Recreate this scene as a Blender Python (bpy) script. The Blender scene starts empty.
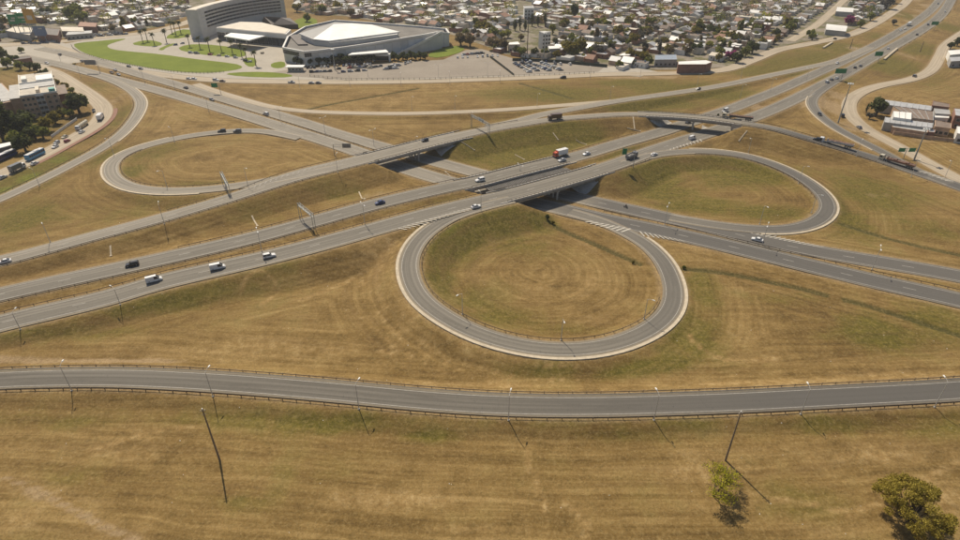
import bpy, bmesh, math, random
import numpy as np
from mathutils import Vector, Matrix
R = math.radians
rnd = random.Random(11)
scene = bpy.context.scene
COL = scene.collection

# ---------------------------------------------------------------- camera, sky, sun, exposure
F, P, H = 598.0, R(32.2), 120.0          # focal length in px of a 960 px wide frame, pitch, height over ground
cp, sp = math.cos(P), math.sin(P)
cam = bpy.data.cameras.new('camera'); camo = bpy.data.objects.new('camera', cam); COL.objects.link(camo)
cam.sensor_width = 36.0; cam.lens = 36.0*F/960.0; cam.clip_start = 1.0; cam.clip_end = 8000
camo.location = (0, 0, H); camo.rotation_euler = (math.pi/2 - P, 0, 0)
scene.camera = camo
SUN_AZ, SUN_EL = -26.6, 51.6             # degrees from +Y towards +X, elevation
world = bpy.data.worlds.new("World"); scene.world = world; world.use_nodes = True
wn = world.node_tree.nodes; wl = world.node_tree.links; wn.clear()
sky = wn.new('ShaderNodeTexSky'); sky.sky_type = 'NISHITA'; sky.sun_disc = False
sky.sun_elevation = R(SUN_EL); sky.sun_rotation = R(SUN_AZ); sky.altitude = 100; sky.dust_density = 2.0
bg = wn.new('ShaderNodeBackground'); bg.inputs['Strength'].default_value = 0.068
wo = wn.new('ShaderNodeOutputWorld'); wl.new(sky.outputs[0], bg.inputs[0]); wl.new(bg.outputs[0], wo.inputs[0])
sun = bpy.data.lights.new('sun', 'SUN'); suno = bpy.data.objects.new('sun', sun); COL.objects.link(suno)
sun.energy = 4.1; sun.angle = R(0.5); sun.color = (1.0, 0.89, 0.72)
_sd = Vector((math.sin(R(SUN_AZ))*math.cos(R(SUN_EL)), math.cos(R(SUN_AZ))*math.cos(R(SUN_EL)), math.sin(R(SUN_EL))))
suno.rotation_euler = _sd.to_track_quat('Z', 'Y').to_euler(); suno.location = (-100, 300, 400)
vs = scene.view_settings; vs.view_transform = 'Standard'; vs.look = 'None'; vs.exposure = 0.26; vs.gamma = 1.0

# ---------------------------------------------------------------- survey: photo pixel -> point of the place
def at(x, y, z=0.0):
    u = (x-480)/F; v = (y-270)/F
    d = (u, cp - v*sp, -sp - v*cp); t = (z-H)/d[2]
    return d[0]*t, d[1]*t
def pxl(X, Y, Z):
    dz = Z-H; dep = Y*cp - dz*sp
    return 480+F*X/dep, 270-F*(Y*sp+dz*cp)/dep

# ---------------------------------------------------------------- materials
MATS = {}
def new_mat(name, col=(.5,.5,.5), rough=.8, metal=0.0, spec=None):
    m = bpy.data.materials.new(name); m.use_nodes = True
    b = m.node_tree.nodes['Principled BSDF']
    b.inputs['Base Color'].default_value = (*col, 1); b.inputs['Roughness'].default_value = rough
    b.inputs['Metallic'].default_value = metal
    if spec is not None: b.inputs['Specular IOR Level'].default_value = spec
    MATS[name] = m
    return m
class NT:
    def __init__(s, m): s.n = m.node_tree.nodes; s.l = m.node_tree.links; s.b = s.n.get('Principled BSDF')
    def add(s, t, **k):
        n = s.n.new(t)
        for a, v in k.items(): setattr(n, a, v)
        return n
    def link(s, a, b): s.l.new(a, b)
    def noise(s, vec, scale, detail=4, rough=.6, dim='3D'):
        n = s.add('ShaderNodeTexNoise'); n.inputs['Scale'].default_value = scale
        n.inputs['Detail'].default_value = detail; n.inputs['Roughness'].default_value = rough
        if vec is not None: s.link(vec, n.inputs['Vector'])
        return n.outputs['Fac']
    def ramp(s, fac, stops):
        n = s.add('ShaderNodeValToRGB'); e = n.color_ramp.elements
        while len(e) < len(stops): e.new(.5)
        for q, (p, c) in zip(e, stops): q.position = p; q.color = (*c, 1) if len(c) == 3 else c
        s.link(fac, n.inputs['Fac']); return n.outputs['Color']
    def mix(s, fac, a, b, mode='MIX'):
        n = s.add('ShaderNodeMix', data_type='RGBA', blend_type=mode)
        for v, i in ((fac, 0), (a, 6), (b, 7)):
            if hasattr(v, 'type') and hasattr(v, 'is_linked'): s.link(v, n.inputs[i])
            elif isinstance(v, (int, float)): n.inputs[i].default_value = v if i == 0 else (v, v, v, 1)
            else: n.inputs[i].default_value = (*v, 1)
        return n.outputs[2]
    def math(s, op, a, b=0.0, c=0.0, clamp=False):
        n = s.add('ShaderNodeMath', operation=op, use_clamp=clamp)
        for i, v in enumerate((a, b, c)):
            if isinstance(v, (int, float)): n.inputs[i].default_value = v
            else: s.link(v, n.inputs[i])
        return n.outputs[0]
    def attr(s, name):
        return s.add('ShaderNodeAttribute', attribute_name=name).outputs['Fac']
    def geo(s): return s.add('ShaderNodeNewGeometry').outputs['Position']
    def obj(s): return s.add('ShaderNodeTexCoord').outputs['Object']
    def scale(s, vec, v):
        n = s.add('ShaderNodeVectorMath', operation='MULTIPLY'); s.link(vec, n.inputs[0]); n.inputs[1].default_value = v
        return n.outputs[0]
    def combine(s, x, y, z=0.0):
        n = s.add('ShaderNodeCombineXYZ')
        for i, v in enumerate((x, y, z)):
            if isinstance(v, (int, float)): n.inputs[i].default_value = v
            else: s.link(v, n.inputs[i])
        return n.outputs[0]
    def smooth(s, x, a, b):
        n = s.add('ShaderNodeMapRange', interpolation_type='SMOOTHSTEP'); s.link(x, n.inputs[0])
        n.inputs[1].default_value = a; n.inputs[2].default_value = b
        return n.outputs[0]
    def bump(s, h, strength=.5, dist=.1):
        n = s.add('ShaderNodeBump'); n.inputs['Strength'].default_value = strength; n.inputs['Distance'].default_value = dist
        s.link(h, n.inputs['Height']); s.link(n.outputs[0], s.b.inputs['Normal'])
    def base(s, c): s.link(c, s.b.inputs['Base Color'])

def worn(name, c, rough=.8, var=.25, scale=.6, metal=0.0):
    """a plain painted / cast surface with uneven tone and grime"""
    m = new_mat(name, c, rough, metal); t = NT(m)
    f = t.noise(t.obj(), scale, 5, .65)
    lo = tuple(x*(1-var) for x in c); hi = tuple(min(1, x*(1+var)) for x in c)
    t.base(t.ramp(f, [(.3, lo), (.7, hi)]))
    return m
def asphalt(name, c, c2, dusty):
    m = new_mat(name, c, .88, spec=.35); t = NT(m)
    uv = t.add('ShaderNodeUVMap', uv_map='UVMap').outputs[0]
    sep = t.add('ShaderNodeSeparateXYZ'); t.link(uv, sep.inputs[0])
    lat, lon = sep.outputs[0], sep.outputs[1]
    st = t.noise(t.combine(t.math('MULTIPLY', lat, .9), t.math('MULTIPLY', lon, .006)), 1.0, 4, .6)
    pat = t.noise(t.combine(t.math('MULTIPLY', lat, .25), t.math('MULTIPLY', lon, .03), 3.7), 1.0, 3, .6)
    fine = t.noise(t.geo(), 1.3, 5, .7)
    col = t.ramp(st, [(.36, tuple(x*.82 for x in c)), (.5, tuple((a+b)/2 for a, b in zip(c, c2))), (.64, tuple(x*1.12 for x in c2))])
    wt = t.math('COSINE', t.math('MULTIPLY', lat, 3.49)); col = t.mix(t.math('MULTIPLY', t.smooth(wt, -.2, 1.0), t.math('MULTIPLY', pat, .85)), col, tuple(x*.6 for x in c))
    col = t.mix(t.smooth(pat, .5, .72), col, tuple(x*.72 for x in c))
    col = t.mix(t.math('MULTIPLY', fine, .45), col, tuple(min(1, x*1.35) for x in c2))
    e = t.math('SUBTRACT', t.math('ABSOLUTE', lat), t.attr('hw'))       # <0 inside, 0 at the edge
    en = t.math('ADD', e, t.math('MULTIPLY', t.noise(t.geo(), .5, 3), 1.2))
    col = t.mix(t.math('MULTIPLY', t.smooth(en, -1.0, 1.0), .7), col, dusty)
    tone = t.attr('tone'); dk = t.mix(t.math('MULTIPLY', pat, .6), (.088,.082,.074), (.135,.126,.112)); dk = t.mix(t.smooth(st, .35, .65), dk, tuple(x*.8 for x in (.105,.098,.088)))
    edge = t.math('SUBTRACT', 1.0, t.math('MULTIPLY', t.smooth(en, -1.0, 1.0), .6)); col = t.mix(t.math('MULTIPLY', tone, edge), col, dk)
    # tar-sealed cracks and patches
    ck = t.noise(t.combine(t.math('MULTIPLY', lat, .15), t.math('MULTIPLY', lon, .5), 9.1), 1.0, 2, .5)
    ck = t.math('LESS_THAN', t.math('ABSOLUTE', t.math('SUBTRACT', ck, .5)), .003)
    col = t.mix(t.math('MULTIPLY', ck, .35), col, (.05, .048, .045))
    t.base(col)
    return m
asphalt('asphalt_dark', (.102,.091,.073), (.142,.128,.105), (.29,.232,.145))
asphalt('asphalt_mid', (.138,.124,.099), (.186,.167,.135), (.32,.255,.165))
asphalt('asphalt_pale', (.190,.168,.132), (.248,.220,.175), (.35,.285,.19))
asphalt('gravel_road', (.33,.27,.19), (.40,.335,.245), (.36,.28,.175))
worn('concrete', (.44,.41,.36), .85, .22, .8)
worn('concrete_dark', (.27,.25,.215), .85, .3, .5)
worn('kerb', (.49,.415,.30), .85, .18, .7)
worn('paint_white', (.54,.50,.42), .7, .3, 1.2); worn('paint_worn', (.37,.345,.30), .7, .3, 1.2)
worn('galv', (.46,.47,.46), .45, .2, 1.5, .6)
worn('rust_rail', (.095,.066,.042), .8, .3, 1.0)
worn('wood_pole', (.23,.175,.115), .85, .25, 1.0)

# ---------------------------------------------------------------- building blocks
class MB:
    """collects geometry for ONE mesh object; every face may carry its own material slot"""
    def __init__(s): s.v = []; s.f = []; s.mi = []; s.mats = []; s.cur = 0
    def use(s, m):
        if m not in s.mats: s.mats.append(m)
        s.cur = s.mats.index(m); return s
    def face(s, *idx): s.f.append(idx); s.mi.append(s.cur)
    def poly(s, pts):
        i = len(s.v); s.v += [tuple(p) for p in pts]; s.face(*range(i, i+len(pts)))
    def box(s, c, d, rz=0.0, top=1.0):
        """centre-bottom c, size d, rz turn, top scale"""
        ca, sa = math.cos(rz), math.sin(rz); i = len(s.v)
        for z, k in ((0, 1), (d[2], top)):
            for x, y in ((-1,-1),(1,-1),(1,1),(-1,1)):
                X, Y = x*d[0]/2*k, y*d[1]/2*k
                s.v.append((c[0]+X*ca-Y*sa, c[1]+X*sa+Y*ca, c[2]+z))
        for f in ((3,2,1,0),(4,5,6,7),(0,1,5,4),(1,2,6,5),(2,3,7,6),(3,0,4,7)): s.face(*(i+k for k in f))
        return s
    def prism(s, pts, z0, z1, cap=True):
        """vertical prism over a polygon (counter-clockwise), z1 a number or one value per corner"""
        n = len(pts); i = len(s.v)
        zt = z1 if isinstance(z1, (list, tuple)) else [z1]*n
        zb = z0 if isinstance(z0, (list, tuple)) else [z0]*n
        s.v += [(p[0], p[1], b) for p, b in zip(pts, zb)] + [(p[0], p[1], t) for p, t in zip(pts, zt)]
        for k in range(n): s.face(i+k, i+(k+1) % n, i+n+(k+1) % n, i+n+k)
        if cap: s.face(*range(i+n, i+2*n)); s.face(*range(i+n-1, i-1, -1))
        return s
    def tube(s, a, b, r0, r1=None, n=6, cap=True):
        a = Vector(a); b = Vector(b); r1 = r0 if r1 is None else r1
        d = (b-a).normalized(); q = d.orthogonal().normalized(); w = d.cross(q); i = len(s.v)
        for p, r in ((a, r0), (b, r1)):
            for k in range(n):
                t = 2*math.pi*k/n; s.v.append(tuple(p + (q*math.cos(t) + w*math.sin(t))*r))
        for k in range(n): s.face(i+k, i+(k+1) % n, i+n+(k+1) % n, i+n+k)
        if cap: s.face(*range(i+n, i+2*n)); s.face(*range(i+n-1, i-1, -1))
        return s
    def bar(s, a, b, w, h):
        """rectangular bar from a to b (w across in plan, h up)"""
        a = Vector(a); b = Vector(b); d = (b-a).normalized()
        sx = d.cross(Vector((0,0,1)))
        sx = Vector((1,0,0)) if sx.length < 1e-4 else sx.normalized()
        up = sx.cross(d).normalized(); i = len(s.v)
        for p in (a, b):
            for x, z in ((-1,-1),(1,-1),(1,1),(-1,1)): s.v.append(tuple(p + sx*(x*w/2) + up*(z*h/2)))
        for f in ((0,1,2,3),(7,6,5,4),(4,5,1,0),(5,6,2,1),(6,7,3,2),(7,4,0,3)): s.face(*(i+k for k in f))
        return s
    def build(s, name, mat=None, parent=None, smooth=False):
        me = bpy.data.meshes.new(name); me.from_pydata(s.v, [], s.f)
        ms = s.mats if s.mats else [mat]
        for m in ms: me.materials.append(MATS[m] if isinstance(m, str) else m)
        if len(ms) > 1: me.polygons.foreach_set('material_index', s.mi)
        if smooth: me.polygons.foreach_set('use_smooth', [True]*len(me.polygons))
        me.validate(); me.update()
        o = bpy.data.objects.new(name, me); COL.objects.link(o)
        if parent: o.parent = parent
        return o
def tag(o, label=None, cat=None, group=None, kind=None):
    if label: o['label'] = label
    if cat: o['category'] = cat
    if group: o['group'] = group
    if kind: o['kind'] = kind
    return o
def thing(name, label, cat, loc=(0,0,0), rz=0.0, group=None):
    o = bpy.data.objects.new(name, None); COL.objects.link(o); o.empty_display_size = .5
    o.location = loc; o.rotation_euler = (0, 0, rz)
    return tag(o, label, cat, group)
KIDS = {}
def copy_tree(root, loc, rz, label=None, group=None, scale=None):
    r = root.copy(); COL.objects.link(r); r.location = loc; r.rotation_euler = (0, 0, rz)
    if scale is not None: r.scale = scale if hasattr(scale, '__len__') else (scale,)*3
    if label: r['label'] = label
    if group: r['group'] = group
    if root.name not in KIDS: KIDS[root.name] = [(c, list(c.children)) for c in root.children]
    for ch, gs in KIDS[root.name]:
        c = ch.copy(); COL.objects.link(c); c.parent = r
        for g in gs:
            d = g.copy(); COL.objects.link(d); d.parent = c
    return r
# ---------------------------------------------------------------- roads: surveyed centre lines (pixel x, pixel y, height), width in metres
ROADS = {}
def spline(P, step):
    """Catmull-Rom through rows of P (n x k), resampled at even distance in plan, then smoothed"""
    P = np.array(P, float); n = len(P)
    E = np.vstack([2*P[0]-P[1], P, 2*P[-1]-P[-2]]); out = []
    for i in range(1, n):
        p0, p1, p2, p3 = E[i-1], E[i], E[i+1], E[i+2]
        t = np.linspace(0, 1, 40, endpoint=False)[:, None]
        out.append(.5*((2*p1) + (p2-p0)*t + (2*p0-5*p1+4*p2-p3)*t**2 + (3*p1-p0-3*p2+p3)*t**3))
    C = np.vstack(out + [P[-1:]])
    s = np.concatenate([[0], np.cumsum(np.hypot(*(np.diff(C[:, :2], axis=0)).T))])
    m = max(3, int(s[-1]/step)); ss = np.linspace(0, s[-1], m+1)
    Q = np.stack([np.interp(ss, s, C[:, k]) for k in range(C.shape[1])], 1)
    for _ in range(int(12/step*3)):
        Q[1:-1] = .25*Q[:-2] + .5*Q[1:-1] + .25*Q[2:]
    return Q
class Road: pass
def z_on(road, X, Y):
    r = ROADS[road]; d = (r.c[:, 0]-X)**2 + (r.c[:, 1]-Y)**2
    return float(r.c[int(d.argmin()), 2])
def road(key, name, pts, width, mat, bridge=None, label=None, lift=0.0, z_all=None, lines=(), verge=1.8, slope=2.2, step=2.0, light=False):
    W = []
    for p in pts:
        x, y = p[0], p[1]; z = p[2] if len(p) > 2 else z_all; w = p[3] if len(p) > 3 else width
        if isinstance(z, str):
            par = z; z = 2.0
            for _ in range(4): z = z_on(par, *at(x, y, z))
        X, Y = at(x, y, z); W.append((X, Y, z, w))
    C = spline(W, step); r = Road(); r.key = key; r.c = C[:, :3]; r.hw = C[:, 3]/2; r.verge = verge; r.slope = slope
    T = np.gradient(C[:, :2], axis=0); T /= np.linalg.norm(T, axis=1)[:, None]
    r.t = T; r.n = np.stack([T[:, 1], -T[:, 0]], 1)       # n points to the right of travel along the list
    r.s = np.concatenate([[0], np.cumsum(np.hypot(*(np.diff(C[:, :2], axis=0)).T))])
    r.br = np.zeros(len(C), bool)
    if bridge:
        xs = np.array([pxl(*c)[0] for c in r.c]); r.br = (xs > bridge[0]) & (xs < bridge[1])
    r.lift = lift; r.mat = mat; r.name = name
    ROADS[key] = r
    return r
def ribbon(r, lat0, lat1, dz=0.0, i0=0, i1=None, skirt=0.0, cross=1):
    """geometry of a strip between two lateral offsets (numbers, arrays or functions of the half width)"""
    i1 = len(r.c) if i1 is None else i1
    idx = np.arange(i0, i1); hw = r.hw[idx]
    f = lambda q: np.broadcast_to(q(hw) if callable(q) else q, hw.shape)
    A, B = f(lat0), f(lat1); v = []; uv = []; n = cross+1
    cols = [A + (B-A)*k/cross for k in range(n)]; zs = [dz]*n
    if skirt: cols = [A-.02] + cols + [B+.02]; zs = [dz-skirt] + zs + [dz-skirt]; n += 2
    for L, zz in zip(cols, zs):
        p = np.stack([r.c[idx, 0]+r.n[idx, 0]*L, r.c[idx, 1]+r.n[idx, 1]*L, r.c[idx, 2]+r.lift+zz], 1)
        v.append(p); uv.append(np.stack([L, r.s[idx]], 1))
    m = len(idx); V = np.concatenate(v); U = np.concatenate(uv); fc = []
    for k in range(n-1):
        for j in range(m-1):
            fc.append((k*m+j, (k+1)*m+j, (k+1)*m+j+1, k*m+j+1))
    return V, U, fc, np.tile(hw, n)
def strip_obj(name, parts, mat, parent=None, tone=None):
    V = []; U = []; Fc = []; HW = []; o = 0
    for v, u, f, h in parts:
        V.append(v); U.append(u); HW.append(h); Fc += [tuple(i+o for i in q) for q in f]; o += len(v)
    V = np.concatenate(V); U = np.concatenate(U); HW = np.concatenate(HW)
    me = bpy.data.meshes.new(name); me.from_pydata(V.tolist(), [], Fc)
    ul = me.uv_layers.new(name='UVMap'); li = np.zeros(len(me.loops), np.int32); me.loops.foreach_get('vertex_index', li)
    ul.data.foreach_set('uv', U[li].astype(np.float32).ravel())
    a = me.attributes.new('hw', 'FLOAT', 'POINT'); a.data.foreach_set('value', HW.astype(np.float32))
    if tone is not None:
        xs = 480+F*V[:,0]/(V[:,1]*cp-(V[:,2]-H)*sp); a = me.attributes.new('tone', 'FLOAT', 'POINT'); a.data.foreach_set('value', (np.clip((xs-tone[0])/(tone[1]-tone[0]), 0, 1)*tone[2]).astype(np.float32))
    me.materials.append(MATS[mat]); me.update()
    # faces up
    o = bpy.data.objects.new(name, me); COL.objects.link(o)
    if parent: o.parent = parent
    return o

# highway 1: two carriageways on an embankment that crosses highway 2 (drawn left to right)
road('B1', 'highway', [(-160,367,1.5),(0,323,2.18),(60,309,2.7),(120,294.5,3.25),(155,283,3.63),(268,257,4.82),(340,238.5,5.68),(390,224.5,6.02),(440,211,6.28),(480,201.5,6.36),
     (510,194.6,6.36),(560,181,6.36),(598,170,6.19),(620,163,5.93),(653,150.5,4.3),(692,138,2.53),(720,129,1.8),(752,117.5,1.4),(780,106,1.0),(810,91.5,.8),(845,73.5,.6),
     (870,59,.5),(895,45.5,.5),(920,31,.5),(940,16,.5),(951,0,.5),(958,-16,.5),(963,-28,.5)], 11.5, 'asphalt_mid', bridge=(503,597), lift=.03)
road('B2', 'highway', [(-160,333,1.5),(0,294.5,2.18),(132,265.5,3.33),(240,241,4.47),(315,221,5.5),(380,203,6.02),(440,189,6.28),(480,180.7,6.36),(510,172.7,6.36),(560,160.4,6.28),
     (587,153.4,6.02),(620,143.2,5.68),(662,131.5,3.77),(690,122,2.36),(727,110,1.6),(753,100,1.2),(780,89.3,1.0),(810,76,.8),(837,64,.6),(870,48,.5),(895,34,.5),(915,22,.5),
     (932,9,.5),(941,-2,.5),(950,-16,.5),(956,-28,.5)], 11.0, 'asphalt_mid', bridge=(468,560), lift=.035)
# highway 2: two carriageways at ground level, upper left to lower right
road('C1', 'highway', [(20,56,.2),(62,65,.2),(100,75,.2),(140,85.5,.2),(175,95,.2),(240,114,.1),(302,133.5,.1),(340,145.5,.1),(423,174,0),(520,199.5,0),(560,208.5,0),(605,219.5,0),(655,229.5,0),
     (720,244,0),(795,262,0),(870,280,0),(920,291,0),(960,300,0),(1060,324,0),(1200,356,0)], 11.5, 'asphalt_pale', lift=.04)
road('C2', 'highway', [(40,48,.2),(75,55,.2),(100,62,.2),(137,73.5,.2),(175,84,.2),(240,103.5,.1),(300,121.5,.1),(347,136.5,.1),(450,165.5,0),(540,189,0),(605,204,0),(655,215,0),(720,230,0),(760,240,0),
     (820,252,0),(895,264.5,0),(960,276,0),(1060,297,0),(1200,327,0)], 11.0, 'asphalt_pale', lift=.045)
# collector road north of highway 1 with its own bridge, and its two continuations
road('D', 'collector_road', [(-140,290,1.6),(0,261,2.2),(50,248,2.8),(100,234.5,3.3),(160,218.5,4.1),(240,195,4.9),(290,177.5,5.6,13),(340,165,6.1,13),(375,156.5,6.3,12.5),(425,143.7,6.3,11.5),
     (457,136,6.3,11),(487,129.7,6.3),(520,124,6.5),(555,119,7.0,8),(580,117,7.5,8),(620,114.2,8.2,8),(655,114.6,8.7,8),(698,117.4,8.8,8),(737,122.2,8.5,8),(763,126,7.8,8),(780,129.3,7,8),(790,133,6.4,8),
     (820,141.5,4.6,8),(870,156.5,2,8.5),(910,169.5,1,10),(960,187,.5,10),(1060,224,.4,10)], 9.5, 'asphalt_pale', bridge=(371,457), lift=.05)
ROADS['D'].br |= np.array([648 < pxl(*c)[0] < 733 for c in ROADS['D'].c])
road('DN', 'slip_road', [(487,127.5,'D'),(520,120.5,6.4),(542,114.5,6.3),(580,107.5,5.8),(620,100.5,4.3),(670,93.5,3),(720,85.7,2),(770,75.3,1.2),(807,67.5,.8),(837,60.5,'B2'),(870,47,'B2')], 8, 'asphalt_pale', lift=.055)
road('DW', 'slip_road', [(196,84,'C2'),(215,91,.2),(240,98.5,.2),(270,106.5,.2),(300,110.7,.4),(340,112.7,.8),(400,113.5,1.3),(450,112.3,1.9),(490,110.5,2.6),(525,108.3,3.4),(560,105.5,4.2),(595,102.7,4.8),(620,100.3,'DN'),(650,96.2,'DN')], 6.5, 'gravel_road', lift=.05)
# loops
road('L1', 'loop_ramp', [(512,199.5,'B1'),(490,204.5,'B1'),(470,210,6.26),(450,217,5.92),(424,234,5.39),(411,252,4.96),(408,269,4.52),(419,297,3.83),(450.5,320.5,3.42),(482,335.5,3.04),(520,346,2.56),(562,350.5,2.09),(605,346.5,1.61),
     (642,334,1.14),(667,316,.8),(675,295,.5),(668.5,270,.2),(660,257,.1),(644,242,0.0),(622,230.5,0.0),(600,220.5,0.0),(570,212,0.0)], 7.6, 'asphalt_mid', lift=.06)
road('L2', 'loop_ramp', [(625,163.5,'B1'),(650,155.5,'B1'),(670,152.5,4.4),(700,151,4.2),(727,153,4),(753,157.7,3.6),(780,167,3),(800,177,2.4),(821,192,1.7),(829.5,206.5,1.1),(820,220,.7),(797,228.3,.4),(770,230,.2),(735,227.5,.1),(700,222.5,.0),(670,217,.0)],
     7.6, 'asphalt_mid', lift=.065)
road('L3', 'loop_ramp', [(340,167,'D'),(310,173,'D'),(270,180.5,'D'),(240,185.5,4.6),(200,190,3.8),(160,191,3),(130,187,2.2),(114,178.5,1.6),(110,170,1.2),(114,160,.8),(135,149,.4),(172,139,.2),(205,133.5,.1),(240,130.5,.1),(268,131.5,.1),(300,138,.1)],
     7.6, 'asphalt_pale', lift=.07)
# ramps and service roads
road('A', 'slip_road', [(-140,389,1.2),(0,379.7,1.3),(60,377.8,1.4),(120,377.5,1.5),(180,380,1.6),(240,383.7,1.7),(300,388.5,1.8),(360,394,1.9),(420,399.8,2),(480,404,2),(540,406,2),(600,406,2),(660,404.5,1.9),(720,402.5,1.8),(780,399.7,1.6),(840,396.5,1.5),(900,393.5,1.4),(960,390,1.2),(1100,379,1)],
     8.6, 'asphalt_dark', lift=.03)
road('F', 'slip_road', [(80,71,.2),(107,78.5,.2),(128,88,.3),(139,98,.4),(140.5,107,.5),(133,121,.6),(120,135,.7),(100,149,.8),(75,162.5,.8),(50,175.5,.8),(25,187.5,.8),(0,199,.8),(-60,223,.8)], 7.4, 'asphalt_pale', lift=.05)
road('J', 'slip_road', [(850,71,'B1'),(833,82.5,'B1'),(818,92.5,.8),(812,100,.8),(813,107,.8),(820,115.5,.8),(832,125,.8),(848,134.5,.8),(880,150.5,.8),(905,164.5,.8),(925,174.5,'D'),(950,184,'D')], 7.2, 'asphalt_mid', lift=.055)
road('K', 'frontage_road', [(1010,10,.1),(975,26,.1),(955,38,.1),(945,46,.1),(940,56,.1),(931,70,.1),(912,79,.1),(880,85.5,.1),(862,91.5,.1),(851,99.5,.1),(849,110,.1),(856,121,.1),(872,132.5,.1),(900,147,.1),(927,162,.1),(960,180,.1),(1060,232,.1)], 9, 'gravel_road', lift=.05)
road('M', 'frontage_road', [(35,66,.1),(55,73,.1),(75,85,.1),(92,96.5,.1),(103,107,.1),(102,117.5,.1),(92,127,.1),(77,136,.1),(60,145,.1),(40,156,.1),(20,165.5,.1),(0,174.5,.1),(-80,212,.1)], 11, 'gravel_road', lift=.05)
road('G', 'boulevard', [(40,42,.1),(65,50,.1),(90,60,.1),(120,68.5,.1),(160,74.5,.1),(200,79,.1),(240,81,.1),(340,82,.1),(415,81.3,.1),(480,79.3,.1),(555,76.5,.1),(605,74.3,.1),(655,73.5,.1),(720,70.3,.1),(752,60,.1),(777,50,.1),(802,45,.1),(845,36,.1),(870,26,.1),(893,12,.1),(905,3,.1),(915,-10,.1)],
     11, 'gravel_road', lift=.02)
road('N', 'avenue', [(-60,56,.1),(0,46,.1),(40,43,.1),(80,39.5,.1),(120,35.5,.1),(160,30,.1),(200,17,.1),(225,0,.1)], 14, 'gravel_road', lift=.025)
road('S', 'street', [(790,41,.1),(812,28,.1),(826,17,.1),(842,2,.1),(856,-12,.1)], 9, 'gravel_road', lift=.02)

# ---------------------------------------------------------------- ground: one sheet, filled up under embankments, cut under bridges
def axis(a, b, step, lo, hi):
    m = list(np.arange(a, b+.01, step)); q = step
    while m[-1] < hi: q *= 1.13; m.append(m[-1]+q)
    q = step
    while m[0] > lo: q *= 1.13; m.insert(0, m[0]-q)
    return np.array(m)
GX = axis(-285, 425, 1.5, -2400, 2400); GY = axis(66, 500, 1.5, -1200, 2600)
nx, ny = len(GX), len(GY)
XX, YY = np.meshgrid(GX, GY)
def vnoise(X, Y, s, seed):
    r = np.random.RandomState(seed); g = r.rand(257, 257)
    x = X/s % 256; y = Y/s % 256; i = np.floor(x).astype(int); j = np.floor(y).astype(int)
    fx = x-i; fy = y-j; fx = fx*fx*(3-2*fx); fy = fy*fy*(3-2*fy)
    return (g[j, i]*(1-fx)+g[j, i+1]*fx)*(1-fy) + (g[j+1, i]*(1-fx)+g[j+1, i+1]*fx)*fy - .5
AMP = np.clip((470-YY)/120, .12, 1)
ZZ = -.15 + AMP*(.5*vnoise(XX, YY, 38, 1) + .22*vnoise(XX, YY, 11, 2) + .10*vnoise(XX, YY, 4, 3))
BASE = ZZ.copy()
RD = np.full(XX.shape, 200.0); RA = np.zeros(XX.shape)
def window(X, Y, rad):
    return (slice(np.searchsorted(GY, Y-rad), np.searchsorted(GY, Y+rad)), slice(np.searchsorted(GX, X-rad), np.searchsorted(GX, X+rad)))
for r in ROADS.values():
    for i in range(len(r.c)):
        X, Y, z = r.c[i]; hw = r.hw[i]
        w = window(X, Y, 62); dx = XX[w]-X; dy = YY[w]-Y; d = np.hypot(dx, dy)
        e = d-hw; m = e < RD[w]
        RD[w][m] = e[m]; RA[w][m] = (r.s[i] + dx*r.t[i, 0] + dy*r.t[i, 1])[m]
        if r.br[i] or z < .3: continue
        rad = hw + r.verge + r.slope*z + 6; w = window(X, Y, rad)
        d = np.hypot(XX[w]-X, YY[w]-Y); q = np.maximum(0, d-hw-r.verge)
        h = z-.12 - q/r.slope
        ZZ[w] = np.maximum(ZZ[w], h + .10*BASE[w])
for r in ROADS.values():
    for i in range(len(r.c)):
        if r.br[i]: continue
        X, Y, z = r.c[i]; hw = r.hw[i]; w = window(X, Y, hw+16)
        d = np.hypot(XX[w]-X, YY[w]-Y)
        ZZ[w] = np.minimum(ZZ[w], z-.14 + np.maximum(0, d-hw-1.6)/1.25)
# closed abutments: the ground under the left half of these bridges is dug out to road level
for key, x0, x1 in (('B1',503,552),('B2',468,512),('D',371,413)):
    r = ROADS[key]
    for i in range(len(r.c)):
        if r.br[i] and x0-2 < pxl(*r.c[i])[0] < x1:
            w = window(r.c[i,0], r.c[i,1], r.hw[i]+1); dx = XX[w]-r.c[i,0]; dy = YY[w]-r.c[i,1]
            lt = np.abs(dx*r.n[i,0]+dy*r.n[i,1]); al = np.abs(dx*r.t[i,0]+dy*r.t[i,1])
            ZZ[w] = np.where((lt < r.hw[i]-.2) & (al < 1.6), np.minimum(ZZ[w], -.12), ZZ[w])
def ditch(pts, depth=.9, width=1.6):
    W = [at(x, y, 0)+(0.0,) for x, y in pts]
    for X, Y, _ in spline(W, 1.0):
        w = window(X, Y, width*3); d = np.hypot(XX[w]-X, YY[w]-Y)
        k = np.exp(-(d/width)**2); ZZ[w] = np.minimum(ZZ[w], BASE[w]*.4 - depth*k + 6*(k < .05))
        DIT[w] = np.maximum(DIT[w], np.exp(-(d/(width*1.1))**2))
DIT = np.zeros(XX.shape)
ditch([(556,226),(568,232),(590,241),(615,252),(640,263)])
ditch([(684,268),(720,271),(760,279),(800,287),(826,294)])
ditch([(846,299),(870,305),(900,315),(935,326),(990,344)])
ditch([(842,224),(880,236),(920,246),(975,258)], .5)
ditch([(300,111),(330,104),(380,95),(418,88)], .9)
ditch([(520,83),(545,90),(572,98)], .7)
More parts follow.
